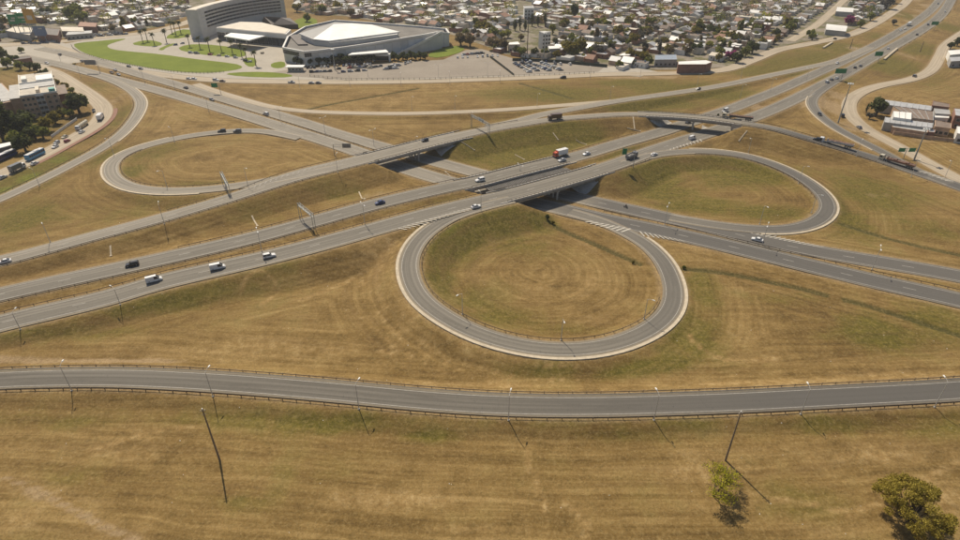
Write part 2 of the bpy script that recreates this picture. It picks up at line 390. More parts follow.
def gz(X, Y):
    i = min(max(int(np.searchsorted(GX, X))-1, 0), nx-2); j = min(max(int(np.searchsorted(GY, Y))-1, 0), ny-2)
    a = (X-GX[i])/(GX[i+1]-GX[i]); b = (Y-GY[j])/(GY[j+1]-GY[j])
    return float((ZZ[j,i]*(1-a)+ZZ[j,i+1]*a)*(1-b) + (ZZ[j+1,i]*(1-a)+ZZ[j+1,i+1]*a)*b)
def ground(x, y):
    """point of the terrain seen at a photo pixel"""
    lo, hi = -2.0, 12.0          # walk the sight line down until it meets the terrain
    z = hi
    while z > lo:
        X, Y = at(x, y, z)
        if gz(X, Y) >= z: break
        z -= .1
    X, Y = at(x, y, z)
    return X, Y, gz(X, Y)
def streak(A, W, width, amt):
    for X, Y in W:
        w = window(X, Y, width*2.5+2); d = np.hypot(XX[w]-X, YY[w]-Y); A[w] = np.maximum(A[w], amt*np.exp(-(d/width)**2))
def track(pts): return [(p[0], p[1]) for p in spline([at(x, y, 0)+(0.0,) for x, y in pts], 1.0)]
GREEN = np.zeros(XX.shape); DRY = np.zeros(XX.shape); SOIL = np.zeros(XX.shape)
def blot(A, x, y, rx, ry, amt, ang=0):
    """a natural patch: ellipse given by its photo pixels, laid on the ground"""
    X, Y = at(x, y, 0); ax = abs(at(x+rx, y, 0)[0]-X); ay = abs(at(x, y-ry, 0)[1]-at(x, y+ry, 0)[1])/2
    c, s = math.cos(R(ang)), math.sin(R(ang))
    w = window(X, Y, 2.6*max(ax, ay)); dx = XX[w]-X; dy = YY[w]-Y
    u = (dx*c+dy*s)/ax; v = (-dx*s+dy*c)/ay
    A[w] = np.maximum(A[w], amt*np.exp(-(u*u+v*v)*.9)) if amt > 0 else A[w]*(1+amt*np.exp(-(u*u+v*v)))
for b in [(450,238,30,26,1.25),(500,225,40,14,.75),(440,285,16,30,.8),(500,318,50,14,.6),(560,330,50,8,.45),(540,225,20,8,.9),(480,300,40,24,.5),(520,245,40,16,.5),
          (60,335,90,9,.6,8),(170,305,90,10,.7,18),(260,278,50,8,.6,20),(30,215,45,22,.6),(120,205,60,20,.35),(180,212,60,8,.4,15),(110,155,14,12,.6),
          (150,150,40,12,.5),(125,176,12,12,.8),(200,185,60,5,.5),(690,330,36,22,.75,40),(640,368,70,8,.8,15),(560,372,60,6,.5),(705,290,20,22,.5),
          (870,190,40,24,.7),(840,215,24,22,.75),(930,230,40,14,.55),(870,330,60,22,.8),(930,320,40,20,.7),(800,300,60,10,.5),(640,172,44,20,.95),(745,172,64,16,.85),(700,205,50,8,.8),(770,212,44,8,.85),(660,190,40,12,.8),
          (600,110,70,6,1.0),(510,148,70,18,.95),(570,140,50,12,.9),(560,93,70,8,.9),(680,88,60,7,.95),(650,104,70,6,.9),(720,95,50,6,.9),(820,60,50,9,1.0),(770,70,50,6,1.0),(880,62,34,14,1.0),(905,45,24,12,1.0),(940,25,14,22,.9),(780,62,30,5,1.0),(850,48,30,6,.9),(640,84,60,5,.8),(825,78,30,5,.8),
          (60,418,90,11,.5),(200,420,80,10,.5),(340,424,80,10,.65),(430,437,30,7,.8),(560,424,90,8,.55),(620,436,50,8,.5),(680,424,40,8,.5),(850,426,80,10,.65),(930,430,50,14,.6),
          (110,475,60,18,.3),(330,470,70,18,.3),(520,470,70,20,.25),(640,500,60,24,.2),(800,500,50,24,.4),(60,480,30,8,.45),(250,500,60,14,.3),
          (30,178,22,12,1.5,25),(60,160,18,8,1.4,25),(95,135,12,10,.6),(120,115,14,18,.6),(5,190,18,10,1.4,25),(20,130,40,14,.8),(40,100,40,20,.7),(10,66,30,8,.7),(260,210,60,14,.4),(330,195,50,8,.35),
          (100,240,90,7,.4,15),(300,232,60,5,.3,15)]: blot(GREEN, *b)
for b in [(480,386,160,6,.7),(760,384,140,8,.9),(900,375,90,8,.8),(250,350,130,14,.6),(380,255,26,30,.7),(420,310,30,22,.7),(470,345,50,10,.5),(200,130,60,10,.6),(180,110,40,12,.6),(230,160,60,14,.4),(520,285,60,22,.45),(590,290,40,20,.5),
          (380,98,70,10,.5),(460,85,70,8,.6),(330,85,60,4,.5),(350,110,50,6,.6),(600,250,30,10,.4),(700,250,40,8,.5),(730,335,50,26,.4),(600,320,40,10,.5),(150,430,60,10,.5),(380,500,80,12,.9),(120,455,60,14,.4),
          (500,460,160,26,.3),(700,465,50,30,.7),(880,455,90,16,.6),(940,500,40,18,.9),(760,450,50,12,.5),(20,520,30,20,.9),(820,530,60,10,.5),(470,530,60,8,.5),(930,105,40,14,.6),(900,95,40,8,.5),(890,150,30,6,.4)]: blot(DRY, *b)
for b in [(90,362,120,4,.9),(0,360,60,5,.8),(185,264,20,3,.9,15),(375,196,24,5,.6),(425,178,14,4,.6),(830,105,18,12,.8),(805,105,14,10,.7),(800,135,40,9,.35),(770,140,40,10,.35),(880,195,20,4,.4),(530,215,8,8,.3),(545,345,90,3,.3),
          (385,240,14,16,.45),(600,155,16,4,.6,15),(755,108,14,3,.7,18),(640,77,60,2.4,.7),(860,50,12,5,.8),(905,55,8,8,.5),(700,72,40,2,.6),(840,96,14,6,.7),(850,127,12,8,.7),(880,140,16,6,.6),
          (15,47,60,6,.9),(100,62,20,5,.7),(70,88,24,5,.5),(115,100,10,14,.5),(10,185,6,4,.5),(60,505,40,5,.5,-20),(30,495,30,4,.5,-20),(120,530,30,6,.5,-20),(215,95,30,3,.4),(290,103,20,3,.3),(345,105,20,3,.3),
          (730,45,60,2,.3),(590,72,30,3,.9),(280,84,80,2,.4),(850,62,10,4,.6),(935,125,30,6,.7),(900,118,10,10,.5),(920,140,40,4,.5)]: blot(SOIL, *b)
gully = track([(6,478),(40,491),(58,501),(75,511),(100,525),(130,539),(150,550)])
streak(SOIL, gully, 1.1, .85); streak(DRY, gully, 5, .7)
for X, Y in gully:
    w = window(X, Y, 4); d = np.hypot(XX[w]-X, YY[w]-Y); ZZ[w] -= .05*np.exp(-(d/.9)**2)
for pts in ([(583,545),(592,525),(584,512),(566,505)],[(525,450),(528,470),(542,490),(545,512)],[(300,300),(340,285),(375,262),(382,240)],[(240,296),(250,282),(270,280),(280,292),(262,304)],[(395,345),(403,352),(392,358),(380,350)],[(690,335),(705,352),(735,362),(775,358)],[(90,450),(120,440),(165,428),(205,424)],[(850,515),(885,500),(925,478),(960,462)],[(700,480),(740,492),(790,500),(850,512)]): streak(DRY, track(pts), .9, 1.1)
L = ROADS['L1']
for off, amt in ((3.0,.9),(5.2,-.5),(7.6,1.0),(10.5,.8),(14,.9),(18,.7)):
    if amt > 0: streak(DRY, [(L.c[i,0]+L.n[i,0]*(L.hw[i]+off), L.c[i,1]+L.n[i,1]*(L.hw[i]+off)) for i in range(18, int(len(L.c)*.55))], .8, amt)
def vert_attr(me, name, A):
    a = me.attributes.new(name, 'FLOAT', 'POINT'); a.data.foreach_set('value', A.astype(np.float32).ravel())
def build_ground():
    idx = np.arange(nx*ny).reshape(ny, nx)
    q = np.stack([idx[:-1,:-1], idx[:-1,1:], idx[1:,1:], idx[1:,:-1]], -1).reshape(-1, 4)
    me = bpy.data.meshes.new('ground'); me.vertices.add(nx*ny)
    me.vertices.foreach_set('co', np.stack([XX, YY, ZZ], -1).astype(np.float32).ravel())
    me.loops.add(len(q)*4); me.polygons.add(len(q))
    me.loops.foreach_set('vertex_index', q.astype(np.int32).ravel())
    me.polygons.foreach_set('loop_start', np.arange(0, len(q)*4, 4, dtype=np.int32))
    me.polygons.foreach_set('use_smooth', np.ones(len(q), bool))
    me.update(calc_edges=True); me.validate()
    for n, A in (('rd', RD), ('ra', RA), ('green', GREEN), ('dry', DRY), ('soil', SOIL), ('ditch', DIT)): vert_attr(me, n, A)
    me.materials.append(MATS['grass']); o = bpy.data.objects.new('ground', me); COL.objects.link(o)
    tag(o, 'dry mown grassland of the interchange with greener patches', kind='structure')
def grass_material():
    m = new_mat('grass', rough=.95, spec=.15); t = NT(m); pos = t.geo()
    rd, ra = t.attr('rd'), t.attr('ra')
    wob = t.math('MULTIPLY', t.noise(pos, .018, 2), 4.0)
    mow = t.noise(t.combine(t.math('ADD', t.math('MULTIPLY', rd, .42), wob), t.math('MULTIPLY', ra, .008), t.math('MULTIPLY', wob, .05)), 1.0, 7, .74)
    mow2 = t.noise(t.combine(t.math('ADD', t.math('MULTIPLY', rd, .16), t.math('MULTIPLY', wob, .3)), t.math('MULTIPLY', ra, .006), 5.0), 1.0, 3, .55)
    big = t.noise(pos, .022, 5, .6); mid = t.noise(pos, .11, 6, .68); fine = t.noise(pos, 1.1, 6, .75); tuft = t.noise(pos, .45, 4, .7)
    rot = t.add('ShaderNodeMapping'); t.link(pos, rot.inputs[0]); rot.inputs['Rotation'].default_value = (0, 0, .62); rot.inputs['Scale'].default_value = (.012, .5, .1)
    diag = t.noise(rot.outputs[0], 1.0, 7, .74); rot2 = t.add('ShaderNodeMapping'); t.link(pos, rot2.inputs[0]); rot2.inputs['Rotation'].default_value = (0, 0, -.16); rot2.inputs['Scale'].default_value = (.010, .55, .1)
    flat = t.noise(rot2.outputs[0], 1.0, 7, .74)
    mow = t.math('ADD', t.math('MULTIPLY', mow, .5), t.math('ADD', t.math('MULTIPLY', diag, .2), t.math('MULTIPLY', flat, .3)))
    grain = t.noise(pos, 3.2, 3, .8)
    swath = t.math('SINE', t.math('ADD', t.math('MULTIPLY', rd, 2.3), t.math('MULTIPLY', wob, 1.2)))
    swath = t.math('MULTIPLY', swath, t.math('MULTIPLY', t.smooth(t.noise(pos, .045, 3), .42, .62), .028))
    s = t.math('ADD', t.math('MULTIPLY', mow, .62), t.math('ADD', t.math('MULTIPLY', mid, .24), t.math('MULTIPLY', grain, .14)))
    s = t.math('ADD', t.math('MULTIPLY', t.math('SUBTRACT', s, .5), 1.75), t.math('ADD', t.math('ADD', .5, swath), t.math('MULTIPLY', t.math('SUBTRACT', big, .5), .45)))
    col = t.ramp(s, [(.30, (.088,.053,.016)), (.42, (.148,.091,.028)), (.52, (.215,.137,.046)), (.62, (.300,.200,.077)), (.76, (.43,.31,.148))])
    # greener sward: where the survey found it plus natural drift
    g = t.math('ADD', t.attr('green'), t.math('MULTIPLY', t.math('SUBTRACT', big, .5), 1.5))
    g = t.math('ADD', g, t.math('MULTIPLY', t.math('SUBTRACT', mid, .5), 1.3))
    g = t.math('MULTIPLY', t.smooth(g, .02, .72), .88)
    gcol = t.ramp(t.math('ADD', t.math('MULTIPLY', mow, .5), t.math('MULTIPLY', tuft, .5)), [(.38, (.052,.050,.006)), (.5, (.096,.084,.011)), (.62, (.165,.132,.024))])
    col = t.mix(g, col, gcol)
    lush = t.math('MULTIPLY', t.smooth(t.math('ADD', t.attr('green'), t.math('MULTIPLY', t.math('SUBTRACT', mid, .5), .8)), .95, 1.5), .8)
    col = t.mix(lush, col, t.ramp(tuft, [(.35, (.075,.095,.008)), (.65, (.15,.165,.018))]))
    d = t.math('ADD', t.attr('dry'), t.math('MULTIPLY', t.math('SUBTRACT', mow2, .5), 1.1))
    d = t.math('ADD', d, t.math('MULTIPLY', t.math('SUBTRACT', mid, .5), 1.6))
    d = t.math('MULTIPLY', t.smooth(d, .1, 1.1), .8)
    dcol = t.ramp(tuft, [(.34, (.215,.130,.046)), (.5, (.315,.205,.080)), (.66, (.46,.33,.16))])
    col = t.mix(d, col, dcol)
    # rusty brown thatch
    br = t.math('MULTIPLY', t.smooth(t.noise(t.combine(t.math('MULTIPLY', rd, .12), t.math('MULTIPLY', ra, .01), 11.0), 1.0, 4, .65), .5, .7), .5)
    col = t.mix(br, col, (.165,.100,.038))
    # worn verges beside the pavement, bare soil
    v = t.math('SUBTRACT', 1.0, t.smooth(t.math('ADD', rd, t.math('MULTIPLY', t.math('SUBTRACT', tuft, .5), 3.0)), .2, 2.6))
    so = t.math('ADD', t.attr('soil'), t.math('MULTIPLY', t.math('SUBTRACT', mid, .5), 1.2))
    so = t.smooth(so, .25, .7)
    v = t.math('MULTIPLY', v, .62)
    soilc = t.ramp(fine, [(.3, (.24,.16,.08)), (.7, (.38,.28,.165))])
    col = t.mix(t.math('MAXIMUM', v, t.math('MULTIPLY', so, .8)), col, soilc)
    dk = t.math('MULTIPLY', t.smooth(t.attr('ditch'), .2, .8), .8)
    col = t.mix(dk, col, (.050,.048,.014))
    # blades and tufts: strong fine speckle
    col = t.mix(t.math('MULTIPLY', t.smooth(fine, .45, .68), .55), col, t.mix(.5, col, (.46,.34,.15)), 'MIX')
    col = t.mix(t.math('MULTIPLY', t.smooth(t.noise(pos, 2.0, 5, .85), .49, .62), .62), col, t.mix(.6, col, (.03,.024,.006)))
    col = t.mix(t.math('MULTIPLY', t.smooth(t.noise(pos, .38, 5, .8), .53, .68), .45), col, t.mix(.6, col, (.035,.030,.006)))
    t.base(col)
    h = t.math('ADD', t.math('MULTIPLY', fine, .6), t.math('MULTIPLY', tuft, .8))
    t.bump(h, .7, .35)
grass_material()
build_ground()

# ---------------------------------------------------------------- pavement, kerbs, painted lines
NAMES = {'highway': 'two-lane carriageway of the highway', 'loop_ramp': 'one-lane curving loop ramp', 'slip_road': 'slip road', 'collector_road': 'pale collector road that splits and crosses both highways',
         'frontage_road': 'pale dusty frontage road', 'boulevard': 'pale boulevard in front of the arena', 'avenue': 'avenue at the edge of the city', 'street': 'dusty street between the houses'}
def dashes(r, lat, on=4.0, off=16.0, w=.22, i0=0, i1=None, dz=.02):
    i1 = len(r.c) if i1 is None else i1; ps = []; st = r.s[1]-r.s[0]; a = i0; n = max(1, round(on/st)); g = max(1, round(off/st))
    while a+n < i1: ps.append(ribbon(r, lat-w/2, lat+w/2, dz, a, a+n+1)); a += n+g
    return ps
PAINT = {}
TONE = {'C1': (545,575,.9), 'C2': (575,605,.85), 'D': (735,800,.95), 'A': (470,800,.8), 'L2': (690,780,.7), 'J': (790,830,.6), 'L1': (610,660,.35)}   # stretches that blend to a darker grey towards the right
for r in ROADS.values():
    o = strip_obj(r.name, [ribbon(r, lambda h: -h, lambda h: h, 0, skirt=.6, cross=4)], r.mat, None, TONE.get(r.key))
    tag(o, NAMES[r.name], kind='structure'); r.obj = o
    ps = []
    if r.name in ('highway', 'collector_road'):
        ps += [ribbon(r, lambda h: -h+1.4, lambda h: -h+1.62, .02), ribbon(r, lambda h: h-1.62, lambda h: h-1.4, .02)] + dashes(r, 0)
    elif r.name in ('loop_ramp', 'slip_road'):
        ps += [ribbon(r, lambda h: -h+1.1, lambda h: -h+1.27, .02), ribbon(r, lambda h: h-1.27, lambda h: h-1.1, .02)]
    if ps: PAINT[r.key] = ps
for k, ps in PAINT.items(): strip_obj('lane_marking', ps, 'paint_worn', ROADS[k].obj)
def nearest(key, X, Y):
    r = ROADS[key]; return int(((r.c[:, 0]-X)**2 + (r.c[:, 1]-Y)**2).argmin())
def idx_at(key, x, y):
    r = ROADS[key]; z = 1.0
    for _ in range(5):
        i = nearest(key, *at(x, y, z)); z = r.c[i, 2]
    return i
# ---------------------------------------------------------------- kerbs, painted gores
def kerb(key, lat, w, a, b, h=.09):
    r = ROADS[key]; i0, i1 = idx_at(key, *a), idx_at(key, *b)
    s = (lambda q: q-.05) if lat > 0 else (lambda q: -q+.05)
    e = (lambda q: q-.05+w) if lat > 0 else (lambda q: -q+.05-w)
    lo, hi = (s, e) if lat > 0 else (e, s)
    strip_obj('kerb', [ribbon(r, lo, hi, h, min(i0, i1), max(i0, i1)+1, skirt=.7)], 'kerb', r.obj)
kerb('L1', 1, 1.1, (440,222), (640,240)); kerb('L2', -1, .9, (690,151), (760,229)); kerb('L3', -1, .9, (200,190), (172,139)); kerb('A', -1, .3, (-60,380), (1040,384))
kerb('F', -1, .8, (131,89), (110,142)); kerb('J', 1, .6, (813,97), (880,150))
def gore(key, a, b, n, lat0, lat1, slant=2.2, w=.55, paint='paint_white'):
    """painted diagonal bars between two lateral offsets; a and b are surveyed pixels along the road"""
    r = ROADS[key]; i0, i1 = idx_at(key, *a), idx_at(key, *b); mb = MB()
    for k in range(n):
        f = (k+.5)/n; q = i0+(i1-i0)*f; i = int(q); j = min(i+1, len(r.c)-1)
        c = Vector(r.c[i])*(1-q+i)+Vector(r.c[j])*(q-i); t = Vector((*r.t[i], 0)); nn = Vector((*r.n[i], 0))
        l0, l1 = (x[0]+(x[1]-x[0])*f for x in (lat0, lat1)); z = Vector((0, 0, r.lift+.06))
        p = c+nn*l0+z; s = c+nn*l1+t*slant+z
        mb.poly([p-t*w/2, s-t*w/2, s+t*w/2, p+t*w/2])
    o = mb.build('lane_marking', paint, r.obj)
gore('B1', (390,224), (466,205), 17, (4.9, 3.2), (7.6, 5.2), 2.4)
gore('B1', (655,150), (694,137), 12, (3.8, 4.0), (5.6, 7.0), -2.4, .6)
gore('C1', (596,217), (633,225), 8, (4.4, 3.6), (6.6, 8.4), -2.8, .7)
gore('C1', (638,226), (682,236), 9, (4.6, 4.2), (8.0, 5.0), 2.6, .55)
gore('C2', (715,229), (818,252), 22, (-3.9, -3.9), (-8.2, -5.0), 2.4, .6)
gore('D', (254,191), (350,163), 18, (-1.9, -3.4), (-3.9, -4.6), 2.0, .35, 'paint_worn')
gore('DN', (556,112), (655,96), 20, (.5, 1.2), (3.2, 3.6), 2.0, .6, 'paint_worn')
gore('D', (915,171), (944,182), 7, (-1.2, -1.2), (-4.4, -4.0), 2.4, .8)

# ---------------------------------------------------------------- bridges
def lofted(r, i0, i1, lat0, lat1, z0, z1, mb):
    """solid that follows the road between two laterals and two heights"""
    b = len(mb.v); m = i1-i0+1
    for i in range(i0, i1+1):
        for L, z in ((lat0, z0), (lat1, z0), (lat1, z1), (lat0, z1)):
            mb.v.append((r.c[i,0]+r.n[i,0]*L, r.c[i,1]+r.n[i,1]*L, r.c[i,2]+r.lift+z))
    for j in range(m-1):
        for k in range(4): mb.face(b+j*4+k, b+j*4+(k+1) % 4, b+(j+1)*4+(k+1) % 4, b+(j+1)*4+k)
    mb.face(b+3, b+2, b+1, b); e = b+(m-1)*4; mb.face(e, e+1, e+2, e+3)
def bridge(key, x0, x1, label, piers, cols, closed=True):
    r = ROADS[key]; xs = np.array([pxl(*c)[0] for c in r.c]); ids = np.nonzero((xs > x0) & (xs < x1))[0]
    i0, i1 = ids[0]-1, ids[-1]+1; hw = float(r.hw[ids].max()); mid = (i0+i1)//2
    t = thing('bridge', label, 'bridge', tuple(r.c[mid, :2])+(0,))
    def put(name, mb, mat, par=None):
        o = mb.build(name, mat)
        if par is None: o.parent = t; o.matrix_parent_inverse = Matrix.Translation(-Vector(t.location))
        else: o.parent = par
        return o
    mb = MB(); lofted(r, i0, i1, -hw-.45, hw+.45, -.55, -.05, mb); deck = put('deck', mb, 'concrete')
    for L in np.linspace(-hw+.4, hw-.4, 6):
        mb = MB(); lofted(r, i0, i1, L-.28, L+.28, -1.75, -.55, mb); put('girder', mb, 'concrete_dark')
    for sd in (-1, 1):
        mb = MB(); lofted(r, i0, i1, *sorted((sd*(hw+.05), sd*(hw+.42))), -.1, .32, mb); put('parapet', mb, 'concrete')
        mb = MB(); lofted(r, i0, i1, *sorted((sd*(hw+.18), sd*(hw+.28))), .78, .95, mb)
        st = max(1, round(2.4/(r.s[1]-r.s[0])))
        for i in range(i0, i1+1, st):
            c = Vector(r.c[i])+Vector((*r.n[i], 0))*sd*(hw+.23); mb.box((c.x, c.y, c.z+.3), (.16, .16, .6))
        put('railing', mb, 'rust_rail')
    for e, d in ((i0, 1), (i1, -1)):
        c = r.c[e]; tt = r.t[e]*d; rz = math.atan2(tt[1], tt[0])
        mb = MB(); q = Vector((c[0]+tt[0]*.5, c[1]+tt[1]*.5, c[2]-3.6)); shut = closed and d == 1
        if shut: q.z = -.6
        mb.box(q, (1.1, 2*hw+1.3, c[2] if shut else 3.0), rz); put('abutment', mb, 'concrete')
        for sd in (-1, 1):
            nn = r.n[e]*sd; a = Vector((c[0]+nn[0]*(hw+.5)+tt[0]*1.0, c[1]+nn[1]*(hw+.5)+tt[1]*1.0, 0))
            b = a - Vector((tt[0], tt[1], 0))*5.0; w = Vector((nn[0], nn[1], 0))*.35
            mb = MB(); P4 = [a, a+w, b+w, b]
            if (P4[1]-P4[0]).cross(P4[2]-P4[1]).z < 0: P4 = [P4[3], P4[2], P4[1], P4[0]]
            zl = {0: c[2]-3.2, 1: c[2]-1.0}
            zb = [zl[0] if (p-a).length < 1 else zl[1] for p in P4]
            mb.prism([(p.x, p.y) for p in P4], zb, c[2]+.28); put('wing_wall', mb, 'concrete')
        if shut:                     # retaining walls that hold the bank beside the opening
            for sd in (-1, 1):
                mb = MB(); n = 9; pr = []
                for k in range(n+1):
                    o_ = r.n[e]*sd; X = c[0]+tt[0]*(.6+k*1.1)+o_[0]*(hw+.1); Y = c[1]+tt[1]*(.6+k*1.1)+o_[1]*(hw+.1); pr.append((X, Y, min(c[2]-1.8, max(.3, gz(X+o_[0]*2.2, Y+o_[1]*2.2)+.35))))
                for p, q in zip(pr, pr[1:]):
                    b_ = len(mb.v); w_ = r.n[e]*sd*.4
                    for (X, Y, Z) in (p, q): mb.v += [(X,Y,-.6),(X+w_[0],Y+w_[1],-.6),(X+w_[0],Y+w_[1],Z),(X,Y,Z)]
                    for f in ((0,1,5,4),(1,2,6,5),(2,3,7,6),(3,0,4,7),(3,2,1,0),(4,5,6,7)): mb.face(*(b_+i for i in f))
                put('retaining_wall', mb, 'concrete')
            continue
        # paved spill-through slope
        mb = MB(); nl, na = 10, 16; rows = []
        for k in range(na+1):
            s = .8+k*1.0; row = []
            for L in np.linspace(-hw-1.6, hw+1.6, nl+1):
                X = c[0]+tt[0]*s+r.n[e][0]*L; Y = c[1]+tt[1]*s+r.n[e][1]*L; row.append((X, Y, min(gz(X, Y)+.16, c[2]-1.7)))
            rows.append(row)
            if k > 4 and np.mean([p[2] for p in row]) < .35: break
        for row in rows: mb.v += row
        n = nl+1
        for k in range(len(rows)-1):
            for j in range(nl): mb.face(k*n+j, k*n+j+1, (k+1)*n+j+1, (k+1)*n+j)
        put('slope_paving', mb, 'concrete')
    for (px_, py_) in piers:
        i = idx_at(key, px_, py_); c = r.c[i]; rz = math.atan2(r.t[i][1], r.t[i][0])
        mb = MB().box((c[0], c[1], c[2]-2.25), (1.2, 2*hw-.6, .75), rz); cap = put('pier_cap', mb, 'concrete')
        for L in np.linspace(-hw+1.2, hw-1.2, cols):
            X, Y = c[0]+r.n[i][0]*L, c[1]+r.n[i][1]*L
            mb = MB().tube((X, Y, gz(X, Y)-.3), (X, Y, c[2]-2.2), .45, n=12); put('pier', mb, 'concrete')
    return t
nearb = bridge('B1', 503, 597, 'near concrete highway bridge over the lower highway, with brown railings', [(552,183)], 4)
bridge('B2', 468, 560, 'far twin of the highway bridge over the lower highway, with brown railings', [(512,172)], 4)
bridge('D', 371, 457, 'collector road bridge over the lower highway with dark underside', [(413,147)], 4)
bridge('D', 648, 733, 'curved ramp bridge crossing over both carriageways of the upper highway', [(694,117)], 3, False)


# slats added across the slot between the twin decks to cut the light
def slot_beams():
    r1, r2 = ROADS['B1'], ROADS['B2']; inv = Matrix.Translation(-Vector(nearb.location)); ids = [i for i in range(len(r1.c)) if 500 < pxl(*r1.c[i])[0] < 582]
    for i in ids:
        for f in (0.0, .5):
            c = Vector(r1.c[i])+Vector((*r1.t[i], 0))*f*(r1.s[1]-r1.s[0]); a = c-Vector((*r1.n[i], 0))*(r1.hw[i]+.45); j = int(((r2.c[:,0]-a.x)**2+(r2.c[:,1]-a.y)**2).argmin()); b = Vector(r2.c[j])+Vector((*r2.n[j], 0))*(r2.hw[j]+.45)
            k = a-Vector((*r1.n[i], 0))*max(.3, (b-a).dot(-Vector((*r1.n[i], 0)))); k.z = b.z
            o = MB().bar(a-Vector((0,0,1.05)), k-Vector((0,0,1.05)), .34, .6).build('shade_slat', 'concrete_dark', nearb); o.matrix_parent_inverse = inv
slot_beams()

# ---------------------------------------------------------------- guard rails
def guard_rail(key, side, a, b, label, off=.45, gap=4.0, single=False, z=.0, group=None):
    r = ROADS[key]; i0, i1 = sorted((idx_at(key, *a), idx_at(key, *b))); mid = (i0+i1)//2
    t = thing('guard_rail', label, 'guard rail', tuple(r.c[mid]), group=group); inv = Matrix.Translation(-Vector(t.location))
    L = side*(float(r.hw[i0:i1].mean())+off)
    mb = MB()
    hwv = r.hw
    b0 = 0; m = i1-i0+1
    for i in range(i0, i1+1):
        Li = side*(hwv[i]+off)
        for dl, zz in ((-.04,.50),(.04,.50),(.09,.60),(.04,.72),(-.04,.72)):
            mb.v.append((r.c[i,0]+r.n[i,0]*(Li+dl), r.c[i,1]+r.n[i,1]*(Li+dl), r.c[i,2]+zz+z))
    for j in range(m-1):
        for k in range(5): mb.face(j*5+k, j*5+(k+1) % 5, (j+1)*5+(k+1) % 5, (j+1)*5+k)
    o = mb.build('rail', 'rust_rail', t); o.matrix_parent_inverse = inv
    st = max(1, round(gap/(r.s[1]-r.s[0]))); me = None; pm = MB()
    for i in range(i0, i1+1, st):
        Li = side*(hwv[i]+off+.16); X, Y, Z = r.c[i,0]+r.n[i,0]*Li, r.c[i,1]+r.n[i,1]*Li, r.c[i,2]+z
        if single:
            if me is None:
                p = MB().box((0,0,-.5), (.15,.16,1.24)).build('post', 'rust_rail', t); me = p.data
            else:
                p = bpy.data.objects.new('post', me); COL.objects.link(p); p.parent = t
            p.location = Vector((X, Y, Z))-Vector(t.location); p.rotation_euler = (0, 0, math.atan2(r.t[i][1], r.t[i][0]))
        else: pm.box((X, Y, Z-.5), (.13,.14,1.24))
    if not single:
        o = pm.build('post', 'rust_rail', t); o.matrix_parent_inverse = inv; o['kind'] = 'stuff'
guard_rail('A', 1, (-90,386), (1060,384), 'long rusty guard rail on the near edge of the foreground slip road', single=True, off=.45)
guard_rail('A', -1, (-90,386), (1060,384), 'rusty guard rail on the far edge of the foreground slip road')
guard_rail('B1', -1, (-90,346), (512,194), 'brown guard rail on the median side of near upper carriageway, left of bridge')
guard_rail('B2', 1, (-90,315), (466,184), 'brown guard rail on the median side of far upper carriageway, left of bridge')
guard_rail('B2', -1, (180,255), (466,184), 'brown guard rail on the outer edge of far upper carriageway, left of bridge')
guard_rail('B2', -1, (562,160), (650,135), 'brown guard rail on the outer edge of far upper carriageway, right of bridge')
guard_rail('B1', 1, (600,169), (640,155), 'short brown guard rail above the embankment right of the near bridge')
guard_rail('D', -1, (170,216), (373,157), 'brown guard rail on the far edge of the collector road before its bridge')
guard_rail('D', 1, (-60,275), (372,157), 'brown guard rail on the near edge of the collector road before its bridge')
guard_rail('D', -1, (459,135), (520,124), 'brown guard rail on the far edge of the collector road past its bridge')
guard_rail('D', 1, (458,136), (646,114), 'brown guard rail on the near edge of the collector road past its bridge')
guard_rail('D', 1, (735,121), (900,166), 'brown guard rail on the near edge of the descending ramp')
guard_rail('D', -1, (735,121), (860,153), 'brown guard rail on the far edge of the descending ramp')
guard_rail('L1', -1, (452,217), (600,347), 'dark guard rail inside the near loop, left half', off=.8)
guard_rail('L1', -1, (604,347), (672,300), 'dark guard rail inside the near loop, right half', off=.8)
guard_rail('L2', 1, (690,151), (829,200), 'dark guard rail inside the right loop along its upper curve', off=.7)
guard_rail('L3', 1, (235,186), (135,149), 'dark guard rail inside the left loop', off=.7)
guard_rail('C1', -1, (105,76), (520,199), 'brown median guard rail of the lower highway, left of the bridges', off=.9)
guard_rail('C1', -1, (600,218), (1060,324), 'brown median guard rail of the lower highway, right of the bridges', off=.9)
guard_rail('F', 1, (138,100), (0,199), 'dark guard rail on the town side of the left slip road', off=.5)
